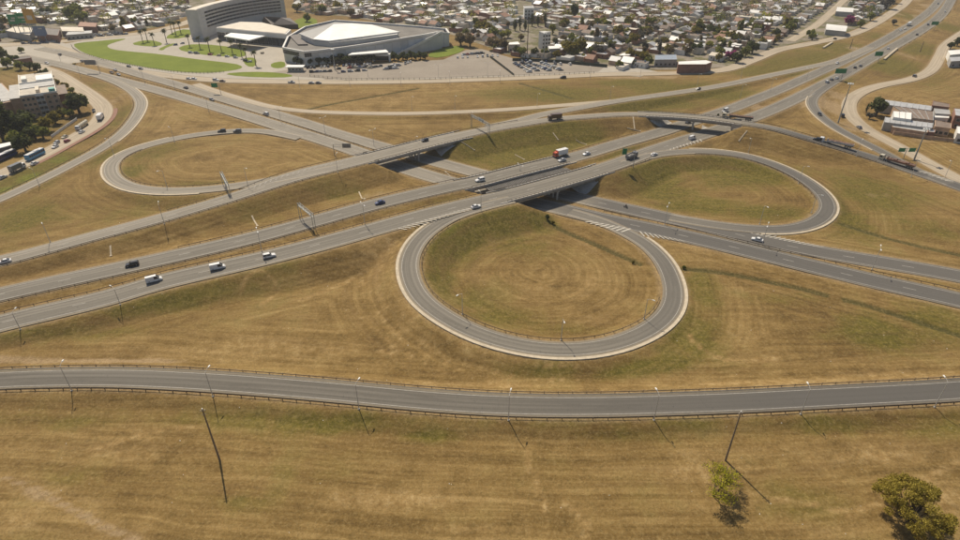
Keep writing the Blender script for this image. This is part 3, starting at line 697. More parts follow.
# ---------------------------------------------------------------- street lamps
ORD = ['first','second','third','fourth','fifth','sixth','seventh','eighth','ninth','tenth','eleventh','twelfth','thirteenth','fourteenth','fifteenth','sixteenth','seventeenth','eighteenth','nineteenth']
TENS = {20:'twent',30:'thirt',40:'fort',50:'fift',60:'sixt',70:'sevent',80:'eight',90:'ninet'}
def ordinal(n):
    """1 -> first"""
    if n < 20: return ORD[n-1]
    if n >= 100: return ('hundred and '+ordinal(n-100)) if n > 100 else 'hundredth'
    q, w = n//10*10, n % 10
    return TENS[q]+('ieth' if not w else 'y-'+ORD[w-1])
worn('lamp_pole', (.56,.54,.49), .6, .2, 1.0, .3)
worn('lamp_head', (.78,.77,.72), .45, .06, 2.0)
def lamp_proto(h, arms):
    t = thing('street_lamp', 'x', 'street lamp')
    MB().tube((0,0,-.6), (0,0,h-.4), .13, .075, 8).build('pole', 'lamp_pole', t)
    MB().box((0,0,-.5), (.5,.5,.7)).build('footing', 'concrete', t)
    for s in arms:
        m = MB(); m.tube((0,0,h-.5), (s*.7,0,h-.08), .05, .045, 6); m.tube((s*.7,0,h-.08), (s*1.6,0,h+.05), .045, .04, 6); m.build('arm', 'lamp_pole', t)
        m = MB(); m.box((s*2.0,0,h-.02), (1.0,.38,.16), 0, .7); m.box((s*2.0,0,h-.09), (.7,.28,.07)); m.build('lamp_head', 'lamp_head', t)
    return t
LP = {}
def lamps(spots, h, arms, where, key=None, turn=None, side='left'):
    """spots: surveyed base pixels. Arms point across the road `key`."""
    spots = sorted(spots)
    for k, s in enumerate(spots):
        X, Y, Z = ground(*s)
        if key:
            r = ROADS[key]; i = nearest(key, X, Y); d = Vector((r.c[i,0]-X, r.c[i,1]-Y)); rz = math.atan2(d.y, d.x)
            if len(arms) == 2: rz = math.atan2(r.n[i][1], r.n[i][0])
            elif d.length < r.hw[i]+.6:          # keep the base off the pavement
                nn = Vector(r.n[i]); sd = -1 if d.dot(nn) > 0 else 1
                X, Y = Vector(r.c[i][:2]) + nn*sd*(r.hw[i]+1.2); Z = gz(X, Y)
        else: rz = R(turn or 0)
        lab = f'{ordinal(k+1)} street lamp from the left {where}' if len(spots) > 1 else f'street lamp {where}'
        g = f'street lamps {where}'
        kk = (h, arms)
        if kk not in LP:
            LP[kk] = lamp_proto(h, arms); o = LP[kk]; o.location = (X,Y,Z); o.rotation_euler = (0,0,rz); o['label'] = lab; o['group'] = g
        else: copy_tree(LP[kk], (X,Y,Z), rz, lab, g)
lamps([(72,391),(213,393.5),(357,405.5),(505,417.5),(655,417.5),(796,410.5),(928,403)], 9.4, (1,), 'along the foreground slip road', 'A')
lamps([(461,316.5),(561,340.5),(644,319.5)], 8.5, (1,), 'standing inside the near loop', 'L1')
lamps([(122,297),(20,322)], 7.0, (1,), 'on the near edge of the upper highway', 'B1')
lamps([(262,252),(365,225),(519.7,183)], 9.5, (1,-1), 'in the median of the upper highway', 'B1')
lamps([(481,212)], 9.0, (1,), 'on the near bridge approach beside the white car', 'B1')
lamps([(664.5,225),(762,245.5),(872,269.5),(970,292)], 9.5, (1,-1), 'in the median of the lower highway', 'C1')
lamps([(759,227),(814,214.5),(805,182.5),(748,156)], 9.0, (1,), 'inside the right loop', 'L2')
lamps([(856,156),(911,177),(945,177)], 9.0, (1,), 'by the descending ramp on the right', 'D')
lamps([(51,247),(161,222),(248,186),(418.5,153),(331,168.5)], 9.3, (1,), 'along the collector road', 'D')
lamps([(114,155),(35,186)], 9.0, (1,), 'beside the left slip road', 'F')
lamps([(163,190.5),(175,141)], 8.5, (1,), 'beside the left loop', 'L3')
lamps([(61,61.5),(81,77.5),(101,72.5),(145,83.5),(175,89),(209,112),(281,122.5),(325,133),(374,146)], 9.5, (1,-1), 'along the median of the lower highway near the lawn', 'C1')
lamps([(412,110),(455,109),(471,126),(537,107),(610,99),(697,86),(743,79.5)], 9.0, (1,), 'on the slip road across the field', 'DN')
lamps([(740,98),(770,92),(806,81),(850,60),(893,38),(928,16)], 9.5, (1,-1), 'along the median of the upper highway going uphill', 'B2')
lamps([(300,88),(350,86.5),(401,85.5),(450,84.5),(500,83),(590,79),(640,77.5)], 9.0, (1,), 'along the boulevard by the parking lot', 'G')
lamps([(438.5,78),(331,66.5),(368,77),(487.5,76)], 10.0, (1,-1), 'on the paved parking lot', None, 0)

# ---------------------------------------------------------------- utility poles (tall masts at the bottom of the view)
def mast(base, h, label):
    X, Y, Z = at(*base, 0) + (0,); Z = gz(X, Y)
    t = thing('utility_pole', label, 'utility pole', (X,Y,Z), R(20))
    MB().tube((0,0,-.8), (0,0,h), .27, .15, 10).build('pole', 'wood_pole', t)
    m = MB(); m.tube((0,0,h), (0,0,h+.35), .2, .12, 8); m.build('cap', 'lamp_head', t)
    for z in (h-.5, h-1.6): MB().bar((-.55,0,z), (.55,0,z), .1, .12).build('cross_arm', 'wood_pole', t)
    for x in (-.5,.5): MB().tube((x,0,h-.45), (x,0,h-.12), .07, .05, 6).build('insulator', 'lamp_head', t)
mast((219.5,459.5), 17.6, 'tall dark wooden mast on the grass below the slip road, left')
mast((725.5,460), 16.8, 'tall wooden mast behind the small bright green tree')

# ---------------------------------------------------------------- concrete drainage chutes down the embankments
def chute(pts, label, w=.62):
    Q = [Vector(ground(*p)) for p in pts]; t = thing('drainage_chute', label, 'drain', tuple(Q[0]), group='concrete chutes on the embankments')
    mb = MB(); a, b = Q[0], Q[-1]; n = max(3, int((b-a).length/1.2)); d = (b-a).xy.normalized(); s = Vector((d.y, -d.x)); prof = ((-w/2,.12),(-w/2+.15,.22),(-w/4,.05),(w/4,.05),(w/2-.15,.22),(w/2,.12))
    for k in range(n+1):
        p = a.lerp(b, k/n); z = gz(p.x, p.y)
        for L, zz in prof: mb.v.append((p.x+s.x*L-Q[0].x, p.y+s.y*L-Q[0].y, z+zz-Q[0].z+.08))
    for k in range(n):
        for j in range(5): mb.face(k*6+j, (k+1)*6+j, (k+1)*6+j+1, k*6+j+1)
    mb.build('channel', 'kerb', t)
    p = b-Q[0]; MB().box((p.x, p.y, gz(b.x,b.y)-Q[0].z-.1), (.9,.8,.3), math.atan2(d.y,d.x)).build('outfall', 'kerb', t)
for p, l in [(((359,192),(364.5,199)), 'concrete chute above the dark blue car on the far embankment'), (((252,216),(257.5,226)), 'concrete chute on the embankment left of the sign gantry'), (((110.5,246),(111,256)), 'short concrete chute on the embankment above the black car'),
             (((445,171.5),(451,177)), 'concrete chute beside the lower highway between the bridges'), (((553,133),(558,140)), 'concrete chute left of the red truck, high on the embankment'), (((515,155),(524,159.5)), 'concrete chute on the embankment behind the white car'),
             (((576,140),(586,144.5)), 'concrete chute on the embankment behind the red truck'), (((633,117),(634.5,129)), 'pale concrete chute left of the curved ramp bridge'), (((747,131),(739,141)), 'pale concrete chute right of the curved ramp bridge'),
             (((627,128),(640,131)), 'low concrete chute at the toe of the ramp embankment'), (((461,142),(474,150)), 'concrete chute right of the collector road bridge')]: chute(p, l)
# ---------------------------------------------------------------- paved areas and lawns (flat sheets, each a little above the one below)
def pip(X, Y, poly):
    ins = np.zeros(np.shape(X), bool); n = len(poly)
    for i in range(n):
        x0, y0 = poly[i]; x1, y1 = poly[(i+1) % n]
        if y0 == y1: continue
        c = ((y0 > Y) != (y1 > Y)) & (X < (x1-x0)*(Y-y0)/(y1-y0)+x0); ins ^= c
    return ins
def smooth_poly(W, rounds=2):
    for _ in range(rounds):
        Q = []
        for i in range(len(W)):
            a, b = W[i], W[(i+1) % len(W)]
            Q += [(a[0]*.75+b[0]*.25, a[1]*.75+b[1]*.25), (a[0]*.25+b[0]*.75, a[1]*.25+b[1]*.75)]
        W = Q
    return W
def sheet(name, pts, z, mat, label, rounds=0, edge=.0, kind='structure'):
    W = [at(x, y, z) for x, y in pts]
    if rounds: W = smooth_poly(W, rounds)
    mb = MB()
    if sum(W[i][0]*W[(i+1) % len(W)][1]-W[(i+1) % len(W)][0]*W[i][1] for i in range(len(W))) < 0: W = W[::-1]
    mb.prism(W, z-.4, z); o = mb.build(name, mat); tag(o, label, kind=kind); return o, W
def ground_mat(name, stops, scale, stops2=None, rough=.95):
    m = new_mat(name, rough=rough, spec=.2); t = NT(m); p = t.geo()
    a = t.noise(p, scale, 6, .7); b = t.noise(p, scale*9, 4, .7)
    t.base(t.ramp(t.math('ADD', t.math('MULTIPLY', a, .65), t.math('MULTIPLY', b, .35)), stops)); return m
ground_mat('city_dust', [(.3, (.14,.115,.085)), (.5, (.23,.195,.15)), (.7, (.34,.29,.225))], .05)
ground_mat('lot_paving', [(.3, (.235,.20,.16)), (.55, (.29,.25,.20)), (.75, (.35,.305,.25))], .04)
ground_mat('court_paving', [(.3, (.33,.295,.24)), (.55, (.41,.37,.305)), (.75, (.48,.435,.37))], .05)
ground_mat('lawn_grass', [(.3, (.105,.135,.012)), (.5, (.145,.18,.018)), (.7, (.19,.22,.03))], .06)
ground_mat('red_brick_path', [(.3, (.22,.12,.085)), (.7, (.32,.19,.14))], .3)
CITY = [(-420,60),(-60,52),(0,43),(40,40),(80,36.5),(120,32),(158,27),(190,15),(215,1),(225,-12),(300,-12),(292,8),(310,14),(345,16),(400,25),(432,28),(462,38),(486,46),(505,54),(560,61),(606,65),(625,70),(700,69.5),(728,66.5),(748,60),(770,49),(798,43),(838,35.5),(862,26),(884,12),(894,3),(902,-12),(880,-30),(100,-30),(-700,-30)]
m_ = MATS['city_dust']; t_ = NT(m_); old = t_.b.inputs['Base Color'].links[0].from_socket; p_ = t_.geo()
t_.base(t_.mix(t_.math('MULTIPLY', t_.smooth(t_.noise(p_, .06, 5, .7), .44, .58), .85), old, t_.ramp(t_.noise(p_, .35, 3), [(.35, (.06,.065,.018)), (.65, (.15,.14,.045))])))
_, CITYW = sheet('city_ground', CITY, -.02, 'city_dust', 'dusty streets and yards of the city')
sheet('forecourt', [(62,44),(100,38),(150,32),(205,26),(260,34),(300,44),(304,66),(330,78),(300,83),(240,80),(190,76.5),(120,67),(85,58)], -.0, 'court_paving', 'pale paved forecourt around the green lawns')
sheet('forecourt', [(-60,72),(-60,48),(0,43),(60,42),(92,50),(84,62),(50,66),(20,66)], .02, 'court_paving', 'broad pale junction at the end of the lower highway')
sheet('parking_lot', [(262,74),(302,67.5),(340,66.5),(420,61),(489,57.2),(514.5,76.3),(430,79.3),(346,80)], .03, 'lot_paving', 'paved parking lot in front of the arena')
sheet('parking_lot', [(491,57),(500,54.5),(512,58),(606,65.6),(612,70),(596,73),(516,76.5)], .04, 'lot_paving', 'fenced parking lot full of cars')
sheet('access_lane', [(440,61),(466,50),(482,49),(500,54),(492,57),(470,58.5)], .05, 'lot_paving', 'paved lane behind the parking lot')
sheet('lot_apron', [(596,73.5),(606,66),(640,68),(660,72),(640,76.5)], .05, 'court_paving', 'bare pale apron beside the fenced lot')
sheet('lawn', [(72,44.5),(80,42.5),(98,41),(118,39),(128,38.5),(112,43),(106,46),(112,49.5),(130,51.5),(160,54),(195,59),(235,63.5),(243,66.5),(240,69),(225,71.5),(204,73),(175,71.5),(140,66.5),(105,59.5),(82,52.5)], .07, 'lawn_grass', 'long bright green lawn beside the boulevard', 1)
sheet('lawn', [(130,44),(141,40.5),(152,40),(163,43),(160,46),(146,46.5)], .07, 'lawn_grass', 'small bright green lawn island with palms', 1)
sheet('lawn', [(157,49.5),(170,43.5),(180,43),(166,47.5),(163,50.5)], .07, 'lawn_grass', 'narrow green lawn strip between the access lanes', 1)
sheet('lawn', [(176,49),(186,44.5),(205,44),(232,47),(246,51),(246,57),(225,56.5),(196,54)], .07, 'lawn_grass', 'green lawn with palms in front of the hotel', 1)
sheet('lawn', [(163,38),(180,29),(194,30),(190,36),(176,39)], .07, 'lawn_grass', 'green lawn beside the end of the hotel', 1)
sheet('lawn', [(242,58.5),(252,57),(257,60),(255,67),(246,66)], .07, 'lawn_grass', 'small green corner lawn by the access road', 1)
sheet('lawn', [(271,63),(284,61),(286,66),(280,68.5),(271,67.5)], .07, 'lawn_grass', 'small green lawn at the arena corner', 1)
sheet('lawn', [(222,73.5),(250,71.5),(280,72.5),(296,76),(280,77.8),(240,76.5)], .07, 'lawn_grass', 'green strip between forecourt and boulevard', 1)
sheet('lawn', [(286,28),(300,17),(316,18),(318,24),(306,28)], .07, 'lawn_grass', 'green lawn behind the arena', 1)
sheet('lawn', [(425,56),(440,48),(462,45),(465,51),(440,58)], .07, 'lawn_grass', 'dry green bank at the right end of the arena', 1)
# reddish brick path along the left frontage road
r = ROADS['M']; i0, i1 = sorted((idx_at('M', 103, 110), idx_at('M', 20, 165)))
tag(strip_obj('footpath', [ribbon(r, lambda h: -h-2.6, lambda h: -h-.2, .06, i0, i1, skirt=.4)], 'red_brick_path'), 'reddish brick footpath along the left frontage road', kind='structure')
i0, i1 = sorted((idx_at('G', 90,60), idx_at('G', 640,74)))
r = ROADS['G']; tag(strip_obj('footpath', [ribbon(r, lambda h: -h-2.2, lambda h: -h-.3, .05, i0, i1, skirt=.4)], 'court_paving'), 'pale footpath along the boulevard', kind='structure')

# ---------------------------------------------------------------- materials of the buildings
worn('plaster_white', (.70,.68,.62), .8, .12, .3); worn('plaster_cream', (.60,.53,.42), .8, .15, .3); worn('plaster_grey', (.36,.345,.315), .8, .18, .3)
worn('brick_brown', (.46,.32,.215), .85, .25, .4); worn('brick_red', (.27,.14,.095), .85, .25, .4); worn('roof_white', (.76,.74,.69), .6, .12, .12); worn('roof_cream', (.60,.53,.42), .7, .12, .15)
worn('roof_grey', (.36,.355,.34), .6, .2, .2); worn('roof_tin', (.50,.49,.47), .45, .2, .3, .25); worn('roof_dark', (.15,.13,.115), .8, .3, .3); worn('roof_tile', (.29,.16,.105), .8, .25, .5)
worn('roof_brown', (.20,.15,.115), .8, .25, .4); worn('roof_blue', (.27,.31,.36), .5, .15, .2, .2); worn('stone_grey', (.55,.53,.485), .7, .12, .12); worn('stone_pale', (.67,.645,.595), .7, .1, .1)
worn('flat_terrace', (.47,.42,.34), .8, .2, .3); worn('flat_grey', (.40,.39,.365), .75, .2, .3); worn('teal_trim', (.10,.32,.27), .6, .15); worn('tank_blue', (.10,.17,.28), .6, .2); worn('wood_brown', (.14,.09,.05), .8, .25)
new_mat('window_glass', (.025,.032,.042), .12, spec=.6); new_mat('window_dark', (.02,.02,.022), .35)
worn('fence_dark', (.045,.055,.04), .8, .3, .3)

# ---------------------------------------------------------------- city houses
def lcg(seed): return random.Random(seed)
def house_geo(shape, w, d, h, mb, roof, wall, trim='plaster_white'):
    """adds one small house round the origin; returns nothing"""
    if shape == 'flat':
        mb.use(wall).box((0,0,-.5), (w,d,h+.5)); mb.use(roof).box((0,0,h+.002), (w-.5,d-.5,.12)); mb.use(wall)
        for x, y, a, b in ((0,-d/2+.12,w,.24),(0,d/2-.12,w,.24),(-w/2+.12,0,.24,d-.5),(w/2-.12,0,.24,d-.5)): mb.box((x,y,h), (a,b,.45))
    elif shape == 'gable':
        mb.use(wall).box((0,0,-.5), (w,d,h+.5)); mb.use(roof); e = .4; k = h+w*.22
        for s in (-1, 1):
            q = [(s*(w/2+e),-d/2-e,h-.1),(s*(w/2+e),d/2+e,h-.1),(0,d/2+e,k),(0,-d/2-e,k)]
            mb.poly(q if s > 0 else q[::-1]); mb.poly([(x,y,z-.15) for x,y,z in (q[::-1] if s > 0 else q)])
        mb.use(wall); mb.poly([(-w/2,-d/2,h),(w/2,-d/2,h),(0,-d/2,k-.1)]); mb.poly([(w/2,d/2,h),(-w/2,d/2,h),(0,d/2,k-.1)])
    elif shape == 'shed':
        mb.use(wall).prism([(-w/2,-d/2),(w/2,-d/2),(w/2,d/2),(-w/2,d/2)], -.5, [h,h,h+1.0,h+1.0]); mb.use(roof)
        mb.poly([(-w/2-.3,-d/2-.4,h+.05),(w/2+.3,-d/2-.4,h+.05),(w/2+.3,d/2+.3,h+1.12),(-w/2-.3,d/2+.3,h+1.12)])
    elif shape == 'two':
        mb.use(wall).box((0,d*.1,-.5), (w,d*.8,h+2.9)); mb.use(roof).box((0,d*.1,h+2.402), (w-.5,d*.8-.5,.12)); mb.use(wall).box((0,-d*.4,-.5), (w*.8,d*.25,h+.5))
    elif shape == 'ell':
        mb.use(wall).box((-w*.2,0,-.5), (w*.6,d,h+.5)); mb.box((w*.305,d*.22,-.5), (w*.4,d*.52,h+.1)); mb.use(roof).box((-w*.2,0,h+.002), (w*.6-.4,d-.4,.14)); mb.box((w*.305,d*.22,h-.398), (w*.4-.3,d*.52-.3,.14))
def house_proto(shape, roof, wall, w, d, h):
    t = thing('house', 'x', 'house'); a = MB(); house_geo(shape, w, d, h, a, roof, wall)
    wl = MB(); rf = MB()
    for f, m in zip(a.f, a.mi):
        q = rf if a.mats[m] == roof else wl; q.poly([a.v[i] for i in f])
    wl.build('wall', wall, t); rf.build('roof', roof, t)
    g = MB(); dd = -d/2 if shape not in ('two',) else -d*.525
    for x in (-w*.28, w*.22): g.box((x, -d/2-.0 if shape != 'two' else -d*.3, h*.38), (1.3,.14,1.1))
    g.build('window', 'window_dark', t)
    MB().box((-.1*w, -d/2, 0), (.95,.16,2.05)).build('door', 'wood_brown', t)
    if shape in ('flat','two'):
        hh = h+.12 if shape == 'flat' else h+2.52
        MB().tube((w*.25,d*.2,hh), (w*.25,d*.2,hh+1.3), .6, .6, 8).build('water_tank', 'tank_blue' if roof != 'roof_white' else 'roof_grey', t)
    return t
SHAPEW = {'flat':'flat-roofed','gable':'gabled','shed':'lean-to','two':'two-storey','ell':'L-shaped'}
ROOFW = {'roof_white':'white','roof_cream':'cream','roof_tin':'tin','roof_grey':'grey','roof_tile':'tiled red','roof_brown':'brown','roof_dark':'dark','brick_red':'brick'}
WALLS = ['plaster_white','plaster_white','plaster_cream','plaster_cream','plaster_grey','brick_brown','brick_red']
def city():
    g = random.Random(5); a, b = Vector(at(790,41)), Vector(at(842,2)); ang = math.atan2((b-a).y, (b-a).x)
    U = Vector((math.cos(ang), math.sin(ang))); V = Vector((-U.y, U.x)); O = a
    keep = [[at(x,y) for x,y in q] for q in KEEPOUT]
    spots = []; tree_spots = []
    v = -30.0; row = 0
    vmin, vmax = -420, 1250; umin, umax = -320, 820
    vmin, vmax = -1500, 1500; umin, umax = -1500, 1500
    v = vmin; k = 0
    while v < vmax:
        street = (k % 8 == 7); dv = 9.5 if street else g.uniform(9.0, 12.5)
        u = umin; j = 0
        while u < umax:
            if j % 5 == 4: u += 7.5
            du = g.uniform(11.5, 15.5)
            p = O + U*(u+du/2) + V*(v+dv/2)
            if not street: spots.append((p.x, p.y, du, dv))
            u += du; j += 1
        v += dv; k += 1
    A = np.array(spots); ins = pip(A[:,0], A[:,1], CITYW)
    for q in keep: ins &= ~pip(A[:,0], A[:,1], q)
    for rr in ('S','G','N','K'):
        c = ROADS[rr].c
        for p in c[::3]: ins &= np.hypot(A[:,0]-p[0], A[:,1]-p[1]) > 13
    A = A[ins]; P = []
    for X, Y, du, dv in A:
        x, y = pxl(X, Y, 0)
        if x < -90 or x > 1050 or y < -14: continue
        P.append((X, Y, du, dv, x, y))
    P.sort(key=lambda q: -q[5]/1.0)
    roofs = ['roof_white']*5+['roof_cream']*3+['roof_tin']*4+['roof_grey']*5+['roof_tile']*2+['roof_brown']*4+['roof_dark']*2
    houses = []; trees = []
    for X, Y, du, dv, x, y in P:
        tr = .50 + .25*vn1(X, Y)
        if g.random() < tr+.22: trees.append((X+g.uniform(-5,5), Y+g.uniform(-5,5), g.uniform(2.2,4.4), x, y))
        if g.random() < .20: trees.append((X+g.uniform(-6,6), Y+g.uniform(-6,6), g.uniform(3.6,5.6), x, y))
        if g.random() < .06: continue
        sh = g.choice(['flat','flat','flat','gable','gable','shed','ell','two']); rf = g.choice(roofs)
        if sh == 'gable' and rf == 'roof_cream': rf = 'roof_tile'
        houses.append((X, Y, du, dv, x, y, sh, rf, g.choice(WALLS)))
    near, far = houses[:285], houses[285:]
    # bands of equal nearness give every house a nameable place
    protos = {}; bands = {}
    for n, hs in enumerate(near): bands.setdefault(n//24, []).append(hs)
    place = ['nearest roads','second from roads','third from roads','fourth from roads','fifth from roads','sixth from roads','seventh from roads','eighth from roads','ninth from roads','tenth from roads','eleventh from roads','twelfth from roads']
    for bnd, L in bands.items():
        L.sort(key=lambda q: q[4])
        for k, (X, Y, du, dv, x, y, sh, rf, wl) in enumerate(L):
            key = (sh, rf, wl)
            lab = f'{SHAPEW[sh]} house with {ROOFW[rf]} roof, {ordinal(k+1)} from left in band {place[bnd]}'
            gr = 'houses of the city quarter'; rz = ang + g.choice([0, math.pi/2, math.pi, -math.pi/2]) + g.uniform(-.05,.05)
            sc = (du/14*g.uniform(.8,1.0), dv/12*g.uniform(.85,1.05), g.uniform(.85,1.2)); z = -.02
            if key not in protos:
                protos[key] = o = house_proto(sh, rf, wl, 12.2, 10.2, 3.3); o.location = (X,Y,z); o.rotation_euler = (0,0,rz); o.scale = sc; o['label'] = lab; o['group'] = gr
            else: copy_tree(protos[key], (X,Y,z), rz, lab, gr, sc)
    mb = MB()
    for X, Y, du, dv, x, y, sh, rf, wl in far:
        q = MB(); house_geo(sh, du*g.uniform(.7,.88), dv*g.uniform(.72,.92), 3.3*g.uniform(.85,1.25), q, rf, wl)
        rz = ang + g.choice([0, math.pi/2]); c, s = math.cos(rz), math.sin(rz); o = len(mb.v)
        mb.v += [(X+p[0]*c-p[1]*s, Y+p[0]*s+p[1]*c, p[2]) for p in q.v]
        for f, m in zip(q.f, q.mi): mb.use(q.mats[m]); mb.face(*(i+o for i in f))
    tag(mb.build('distant_houses'), 'mass of small houses in the far part of the city', kind='stuff')
    return trees, ang
def vn1(X, Y): return float(vnoise(np.array([X+3000.]), np.array([Y+3000.]), 70, 9)[0])
KEEPOUT = [[(2,42),(100,37),(100,30),(98,22),(58,25),(44,24),(10,25)], [(185,45),(295,45),(300,-15),(188,-15)], [(280,65),(455,65),(455,28),(400,24),(330,18),(280,28)], [(497,50),(528,56),(556,50),(553,31),(548,22),(512,24),(497,36)],
           [(650,73),(716,72),(716,57),(650,54)], [(515,18),(536,18),(536,1),(515,1)], [(582,50),(612,50),(612,41),(582,41)], [(818,36),(852,34),(852,6),(830,4),(820,22)]]
CITY_TREES, CITY_ANG = city()
# ---------------------------------------------------------------- larger buildings
def bld(name, label, cat, px0, group=None):
    X, Y = at(*px0, 0); t = thing(name, label, cat, (X, Y, 0), group=group); return t, Matrix.Translation((-X, -Y, 0))
def put(name, mb, mat, t, inv=None, par=None, label=None):
    o = mb.build(name, mat)
    if par is not None:
        o.parent = par
        if par.matrix_parent_inverse != Matrix.Identity(4) or True: pass
    else:
        o.parent = t
        if inv is not None: o.matrix_parent_inverse = inv
    if label: o['label'] = label
    return o
def ccw(W):
    return W if sum(W[i][0]*W[(i+1) % len(W)][1]-W[(i+1) % len(W)][0]*W[i][1] for i in range(len(W))) > 0 else W[::-1]
def top_poly(pts, h): return ccw([at(x, y, h) for x, y in pts])
def wall_windows(t, inv, a, b, z0, nx, nz, ww, wh, gapz, mat='window_glass', name='window', inset=.1, x0=.5, frame=None, skip=()):
    """rows of windows on the vertical face from plan point a to b (outside is to the right of a->b)"""
    a, b = Vector(a), Vector(b); d = (b-a); L = d.length; d.normalize(); n = Vector((d.y, -d.x)); me = None
    for k in range(nz):
        for j in range(nx):
            if (j, k) in skip: continue
            s = L*(j+x0)/(nx-1+2*x0) if nx > 1 else L/2
            p = a+d*s+n*(inset-.12); rz = math.atan2(d.y, d.x)
            if me is None:
                o = MB().box((0,0,0), (ww,.3,wh)).build(name, mat); me = o.data
                fm = None
                if frame:
                    f = MB(); f.box((0,-.02,-.14), (ww+.28,.4,.14)); f.box((0,-.02,wh), (ww+.28,.36,.12)); f.box((-ww/2-.07,-.02,0), (.14,.34,wh)); f.box((ww/2+.07,-.02,0), (.14,.34,wh)); fo = f.build('frame', frame); fm = fo.data; fo.parent = o
            else:
                o = bpy.data.objects.new(name, me); COL.objects.link(o)
                if frame: fo = bpy.data.objects.new('frame', fm); COL.objects.link(fo); fo.parent = o
            o.parent = t; o.matrix_parent_inverse = inv; o.location = (p.x, p.y, z0+k*gapz); o.rotation_euler = (0, 0, rz)

# --- hotel: bent grey slab with ribbon windows, podium, canopy
t, inv = bld('hotel', 'long bent grey hotel slab with ribbon windows and a cream podium', 'hotel', (205,38))
hh = 25.5
# plan of the front face follows a shallow concave bend; the end wall is narrow
f0 = Vector(at(203.5,38.5,0)); e0 = Vector(at(196,37,0)); f1 = Vector(at(238,25.5,0)); f2 = Vector(at(262,20,0)); f3 = Vector(at(287,19,0))
front = []
for k in range(25):
    s = k/24; a = f0.lerp(f1, s) if False else None
    P0, P1, P2 = f0, Vector(at(236,24.0,0)), f3
    front.append(P0*(1-s)**2 + P1*2*s*(1-s) + P2*s*s)
depth = (e0-f0).length*.95; back = []
for k in range(25):
    d = (front[min(k+1,24)]-front[max(k-1,0)]).normalized(); nn = Vector((-d.y, d.x)); back.append(front[k]+nn*depth)
plan = [tuple(p) for p in front]+[tuple(p) for p in back[::-1]]
put('wall', MB().prism(ccw(plan), -.5, hh), 'stone_grey', t, inv)
put('roof', MB().prism(ccw([tuple(front[k].lerp(back[k], .06)) for k in range(25)]+[tuple(front[k].lerp(back[k], .94)) for k in range(24,-1,-1)]), hh+.003, hh+.5), 'roof_cream', t, inv)
for lv in range(5):
    z = 8.2+lv*3.15
    for k in range(2, 23):
        a, b = front[k], front[k+1]; d = (b-a).normalized(); nn = Vector((d.y, -d.x))
        mb = MB(); q0, q1 = a.lerp(b,.04)+nn*.03, a.lerp(b,.96)+nn*.03
        mb.bar((q0.x,q0.y,z+.75), (q1.x,q1.y,z+.75), .3, 1.5); put('window', mb, 'window_glass', t, inv)
    mb = MB()
    for k in range(1, 24):
        a, b = front[k], front[k+1]; d = (b-a).normalized(); nn = Vector((d.y, -d.x))*.25
        mb.bar((*(a+nn),z-.35), (*(b+nn),z-.35), .5, .28)
    put('ledge', mb, 'stone_pale', t, inv)
mb = MB(); c = front[18].lerp(back[18], .5); d = front[19]-front[18]; mb.box((c.x,c.y,hh+.5), (26,9,3.2), math.atan2(d.y,d.x)); put('plant_room', mb, 'stone_pale', t, inv)
mb = MB()
for k in range(24):
    a, b = front[k], front[k+1]; mb.bar((a.x,a.y,hh+.55), (b.x,b.y,hh+.55), .4, 1.1)
put('parapet', mb, 'stone_pale', t, inv)
# podium
ph = 11
pod = top_poly([(216,27.5),(240,21.8),(262,22.5),(291,29.5),(288,32.5),(286,34.2),(252,31.2)], ph)
put('podium_wall', MB().prism(pod, -.5, ph), 'stone_pale', t, inv); put('podium_roof', MB().prism(ccw(smooth_poly([tuple(Vector(p).lerp(sum((Vector(q) for q in pod), Vector((0,0)))/len(pod), .05)) for p in pod],0)), ph+.003, ph+.35), 'roof_cream', t, inv)
fe = [Vector(at(x,y,ph)) for x,y in ((216,27.5),(252,31.2),(286,34.2))]
for a, b, n in ((fe[0],fe[1],8),(fe[1],fe[2],9)):
    d = (b-a).normalized(); nn = Vector((d.y,-d.x)); nn = nn if nn.y < 0 else -nn
    for k in range(n):
        p, q = a.lerp(b, k/n+.006)+nn*.2, a.lerp(b, (k+1)/n-.006)+nn*.2; put('window', MB().bar((p.x,p.y,3.6), (q.x,q.y,3.6), .35, 6.6), 'window_glass', t, inv)
    mb = MB(); mb.bar((*(a+nn*.3),7.6), (*(b+nn*.3),7.6), .6, .7); put('ledge', mb, 'stone_pale', t, inv)
put('canopy', MB().prism(top_poly([(224,36.5),(231,33.2),(265,36.2),(249,40.6)], 8.5), 8.0, 8.9), 'roof_white', t, inv)
for p in [(227,41),(247,44),(236,42.5)]:
    X, Y = at(*p, 0); put('pillar', MB().tube((X,Y,0), (X,Y,8.1), .4, n=10), 'stone_pale', t, inv)
# folded dark pavilion roofs behind the podium
t, inv = bld('pavilion', 'low pavilion with a folded dark zigzag roof beside the hotel', 'pavilion', (278,26))
b = [Vector((*at(x,y,z), z)) for x,y,z in ((262,20.5,4),(272,25,4),(298,24.5,4),(290,18,4))]
r1 = Vector((*at(277,21.5,5), 5)); pk = [Vector((*at(264,16.5,10),10)), Vector((*at(281,17.5,10),10))]
put('wall', MB().prism(ccw([tuple(p.xy) for p in b]), -.3, 3.95), 'window_dark', t, inv)
mb = MB(); mb.poly([b[0],b[1],pk[0]]); mb.poly([b[1],r1,pk[0]]); mb.poly([r1,pk[1],pk[0]]); mb.poly([b[1],b[2],pk[1]]); mb.poly([b[1],pk[1],r1]); mb.poly([b[2],b[3],pk[1]]); mb.poly([b[0],pk[0],pk[1],b[3]]); put('roof', mb, 'roof_dark', t, inv)

